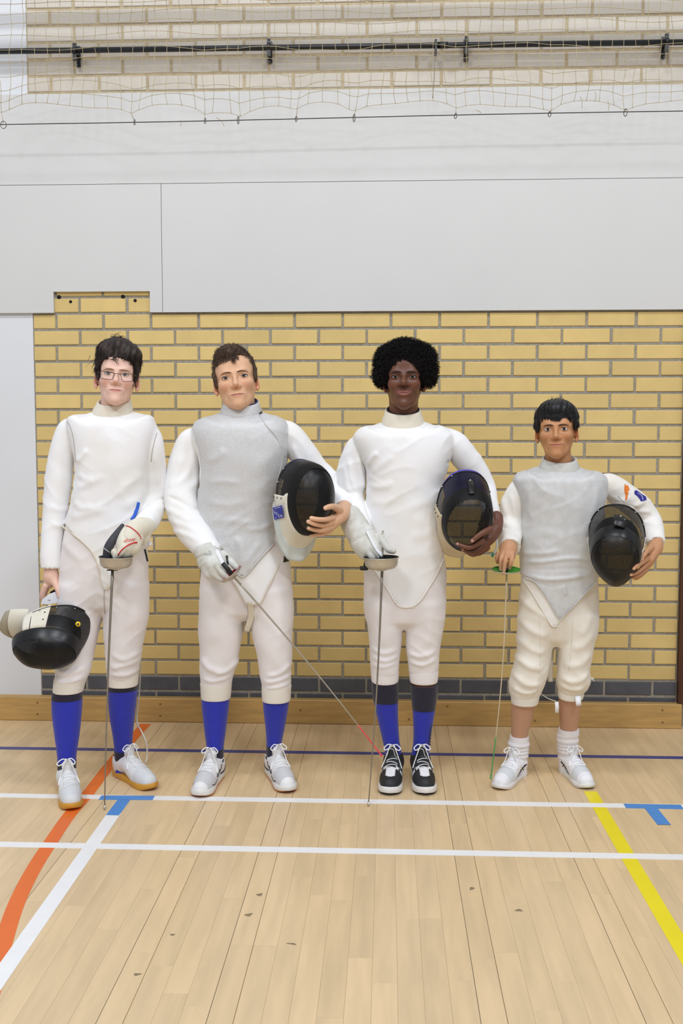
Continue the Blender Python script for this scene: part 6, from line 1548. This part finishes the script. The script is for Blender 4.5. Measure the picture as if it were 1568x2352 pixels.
for rows in ([(1590, 1180, 1232, .048), (1620, 1174, 1228, .047), (1650, 1173, 1222, .043), (1690, 1174, 1211, .036), (1740, 1175, 1207, .032)], [(1580, 1286, 1334, .048), (1610, 1283, 1333, .047), (1640, 1284, 1330, .043), (1675, 1286, 1325, .037), (1735, 1287, 1320, .032)]):
    rows = bent(rows, Y4, A4[len(shin)])
    pr = stack(rows_px(rows, Y4), n=2.0); vv = Vol(*bounds([pr], .012), .004); vv.op(pr); V_, Q_ = vv.nets(1); shin.append((V_, Q_, np.tile(np.array(lin((192, 148, 120))), (len(V_), 1))))
inn = inner_body(Y4, [[(1284, 1088, 28, .01), (1288, 1160, 52, 0), (1286, 1260, 46, 0), (1284, 1380, 52, 0)], inner_arm(armR4), inner_arm(armL4), [(1232, 1400, 32, 0), (1225, 1500, 24, 0), (1203, 1610, 16, 0), (1194, 1670, 10, (A4[0]-Y4)*.5), (1192, 1740, 8, A4[0]-Y4)], [(1326, 1400, 32, 0), (1318, 1500, 24, 0), (1309, 1600, 16, 0), (1306, 1665, 10, (A4[1]-Y4)*.5), (1304, 1740, 8, A4[1]-Y4)]], Q4['skin'])
body4 = join_body('body', [(hw_, hq, hc), h1, h2, inn]+shin, skin_mat(Q4), p4)
finish_head(p4, body4, Q4, M, O, s, (hv, hq))
m_hair4 = mat('jet_black_hair', (24, 22, 26), .5, .3, 80, rgb2=(12, 11, 13), spec=.5)
def st4(mb, V, N):
    g = np.random.default_rng(14)
    D = flow_from(V, N, (.0, .05, .16)); I = pick(V, N, 9000, g, (V[:, 1] < .09) & (V[:, 2] > .022))
    strands(mb, V[I]-N[I]*.003, D[I]+N[I]*.10+g.normal(size=(len(I), 3))*.08, g.uniform(.014, .030, len(I)), .0009, 3, bend=-N[I]*.25, rgen=g)
    n = 620; x = g.uniform(-.058, .060, n); R_ = np.stack([x, -.080+.55*x*x/.06, .058-.10*x*x/.06+g.normal(size=n)*.004], 1)
    strands(mb, R_, np.stack([x*1.2+g.normal(size=n)*.1, np.full(n, -.12), np.full(n, -1.0)], 1), g.uniform(.014, .026, n)*(1+.15*np.sin(x*160)), .0011, 4, bend=np.tile([0, .10, 0], (n, 1)), rgen=g)
    n = 40; R_ = np.array([0, .02, .127])+g.normal(size=(n, 3))*[.012, .01, .002]; strands(mb, R_, g.normal(size=(n, 3))*.4+[.2, 0, .8], g.uniform(.006, .013, n), .0009, 3, rgen=g)
hair_obj(p4, Q4, M, O, s, [(ell((0, .026, .052), (.087, .097, .077)), 0), (ell((.0, -.018, .080), (.064, .062, .040)), .02), (chain([(-.079, .0, .03), (-.078, .002, .006), (-.075, .0, -.004)], [.012, .009, .005]), .012), (chain([(.079, .0, .03), (.078, .002, .008), (.075, .0, .0)], [.012, .009, .005]), .012), (ell((0, .064, -.02), (.062, .054, .05)), .03)],
    [(rbox((0, -.110, -.090), (.0680, .096, .128), .030), .006)], [lambda X, Y, Z: (-.030-Z)*.9+np.maximum(0, .03-Y)*.2], st4, m_hair4, streak=((0, .05, .15), .0018, 17))
# ================================================================== WEAPONS
m_steel = mat('brushed_steel', (196, 190, 178), .32, .12, 40, .05, 200, metal=.85)
m_blade = mat('blade_steel', (150, 144, 132), .4, .15, 40, metal=.7)
m_alu = mat('worn_aluminium', (206, 200, 186), .42, .15, 30, .08, 120, metal=.7)
m_gpad = mat('green_guard_pad', (60, 146, 44), .6, .2, 40)
m_rpad = mat('red_guard_pad', (196, 50, 60), .6, .2, 40)
m_redtape = mat('red_tape', (226, 82, 84), .6, .1, 60)
m_greentape = mat('green_tape', (84, 150, 84), .6, .15, 60)
m_clear = mat('clear_plastic', (206, 214, 210), .3)
def weapon(name, label, G, ax, rad, bowl, blade, q):
    """G guard centre, ax unit vector from guard to tip; bowl depth; blade: list of world points"""
    root = empty(name, tuple(G)); tag(root, label, 'sword')
    ax = np.array(ax, float); ax /= np.linalg.norm(ax); a = np.cross(ax, [0, 1., 0]); a /= np.linalg.norm(a); b = np.cross(ax, a)
    th = np.arange(40)*2*math.pi/40
    # bowl profile: (radius, offset along blade from the rim plane)
    pr = [(1.04, -.0015), (1.05, .0), (1.04, .002), (1.0, .004), (.985, bowl*.45), (.93, bowl*.72), (.78, bowl*.92), (.5, bowl*1.02), (.12, bowl*1.04)] if q.get('cup') else [(1.0, -.001), (1.01, .001), (.98, .004), (.8, bowl*.5), (.5, bowl*.85), (.12, bowl)]
    Gd = np.stack([G+ax*o+(np.cos(th)[:, None]*a+np.sin(th)[:, None]*b)*rad*p for p, o in pr], 1)
    MB().grid(Gd, True).build('guard', m_alu if q.get('alu') else m_steel, root)
    inner = np.stack([G+ax*(o-.002)+(np.cos(th)[:, None]*a+np.sin(th)[:, None]*b)*rad*p*.975 for p, o in pr[1:]], 1)
    MB().grid(inner[:, ::-1], True).build('guard_pad', q.get('pad', m_dark), root)
    tipo = bowl*1.04
    MB().tube([G+ax*(tipo-.002), G+ax*(tipo+.003)], rad*.30, 16).build('guard_nut', m_steel, root)
    P = np.array(blade); n = len(P)
    MB().tube(P, np.interp(np.linspace(0, 1, n), [0, .05, .5, 1], q.get('br', [.0058, .0052, .0034, .0022])), 6).build('blade', q.get('bm', m_blade), root)
    gp_ = q.get('grip', .10); MB().tube([G+ax*tipo, G+ax*(tipo*.2), G-ax*gp_*.4, G-ax*gp_], [.006, .008, .009, .008], 10).build('grip', m_dark, root)
    e = P[-1]; d = P[-1]-P[-2]; d /= np.linalg.norm(d)
    MB().tube([e-d*.016, e-d*.002, e], [.0036, .0036, .0042], 8).build('point', q.get('tipm', m_steel), root)
    return root
def bl(a, b, sag=0, n=12):
    a, b = np.asarray(a), np.asarray(b); t = np.linspace(0, 1, n)[:, None]; P = a+(b-a)*t; P[:, 0] += sag*np.sin(np.pi*t[:, 0]); return P
# epee of the first fencer
G1 = at(266, 1279, Y1-.222); T1 = onfloor(240, 1859, .002); ax1 = (T1-G1)/np.linalg.norm(T1-G1); ax1v = np.array([-.01, 0, -1.])
w1 = weapon('epee', 'steel epee with deep bell guard held upright beside the spectacled fencer\'s leg', G1, ax1v, .0595, .042, bl(G1+ax1v*.042+np.array([-.012, 0, 0]), T1, -.004), dict(cup=True, alu=True, grip=.01))
c_ = G1+ax1v*.049+np.array([-.013, 0, 0])
MB().box(c_[0]-.019, c_[0]+.019, c_[1]-.012, c_[1]+.012, c_[2]-.001, c_[2]+.0015).build('guard_plate', m_dark, w1)
# epee of the tall fencer
G3 = at(875, 1280, Y3-.245); T3 = onfloor(845.5, 1851, .002); ax3 = np.array([.02, .0, -1.])
w3 = weapon('epee', 'steel epee with round bell guard pointing down past black and white trainers', G3, ax3, .0625, .044, bl(G3+ax3*.044+np.array([.003, 0, 0]), T3, .006), dict(cup=True, alu=True, grip=.004))
pl = at(437+400, 1300, Y3-.20)
MB().tube(catmull([at(838, 1287, Y3-.20), at(836.5, 1296, Y3-.20), at(836, 1302, Y3-.2)], 4), [.003]*9, 8).tube([at(836, 1301, Y3-.2), at(836, 1309, Y3-.2)], .016, 12).build('socket_plug', m_dark, w3)
MB().tube([at(879, 1219, Y3-.2), at(879.5, 1240, Y3-.205), at(877, 1290, Y3-.235)], .0036, 10).build('pommel_pin', m_steel, w3)
# foil of the second fencer
G2 = at(531, 1317.5, Y2-.262); T2 = at(877, 1737, Y2-.17); ax2 = (T2-G2)/np.linalg.norm(T2-G2)
w2 = weapon('foil', 'slender foil held aslant with a strip of red tape near its tip', G2, ax2, .045, .016, bl(G2+ax2*.014, T2, .012), dict(pad=m_rpad, bm=mat('light_blade_steel', (180, 173, 160), .4, .1, 40, metal=.5), br=[.0042, .0038, .0026, .0018], tipm=m_redtape, grip=.05))
P2 = bl(G2+ax2*.014, T2, .012, 40); MB().tube(P2[32:], np.linspace(.0026, .0032, 8), 8).build('tip_tape', m_redtape, w2)
MB().tube(bl(G2+ax2*.012+np.array([.004, -.002, 0]), G2+ax2*.05+np.array([.004, -.003, 0]), 0, 4), .0028, 6).build('wire_cover', m_steel, w2)
# foil of the smallest fencer
G4 = at(1162, 1308, Y4-.165); T4 = at(1126.5, 1789, Y4-.20); ax4 = (T4-G4)/np.linalg.norm(T4-G4)
w4 = weapon('foil', 'slender foil with a green guard pad and green taped tip', G4, np.array([0, .12, -1.]), .0535, .012, bl(G4+np.array([0.002, 0, -.012]), T4, .012), dict(pad=m_gpad, bm=mat('pale_blade_steel', (208, 192, 160), .4, .1, 40, metal=.3), br=[.0040, .0036, .0024, .0018], tipm=m_greentape, grip=.004, alu=True))
P4 = bl(G4+np.array([0.002, 0, -.012]), T4, .012, 40); MB().tube(P4[31:], .0026, 8).build('tip_tape', m_greentape, w4)
MB().tube(catmull([at(1139, 1236, Y4-.13), at(1141, 1250, Y4-.135), at(1139, 1262, Y4-.13), at(1135, 1272, Y4-.13)], 5), [.0045]*16, 8).build('body_wire', m_clear, w4)
MB().tube([at(1133, 1271, Y4-.13), at(1129.5, 1279, Y4-.13)], .0045, 8).build('body_wire_plug', mat('teal_plastic', (20, 140, 116), .4), w4)
# trailing body cord of the first fencer
cord = catmull([at(330, 1285, Y1+.03), at(328, 1400, Y1+.10), at(321, 1480, Y1+.10), at(322, 1540, Y1+.08), at(319, 1600, Y1+.08), at(314, 1655, Y1+.06), at(325, 1680, Y1+.0), at(336, 1705, Y1-.02), at(338, 1735, Y1-.02), at(334, 1752, Y1-.04)], 6)
oc_ = MB().tube(cord, .0032, 8).build('body_cord', mat('clear_grey_cord', (188, 182, 170), .4)); tag(oc_, 'pale grey body cord trailing down behind the spectacled fencer\'s leg', 'cord')
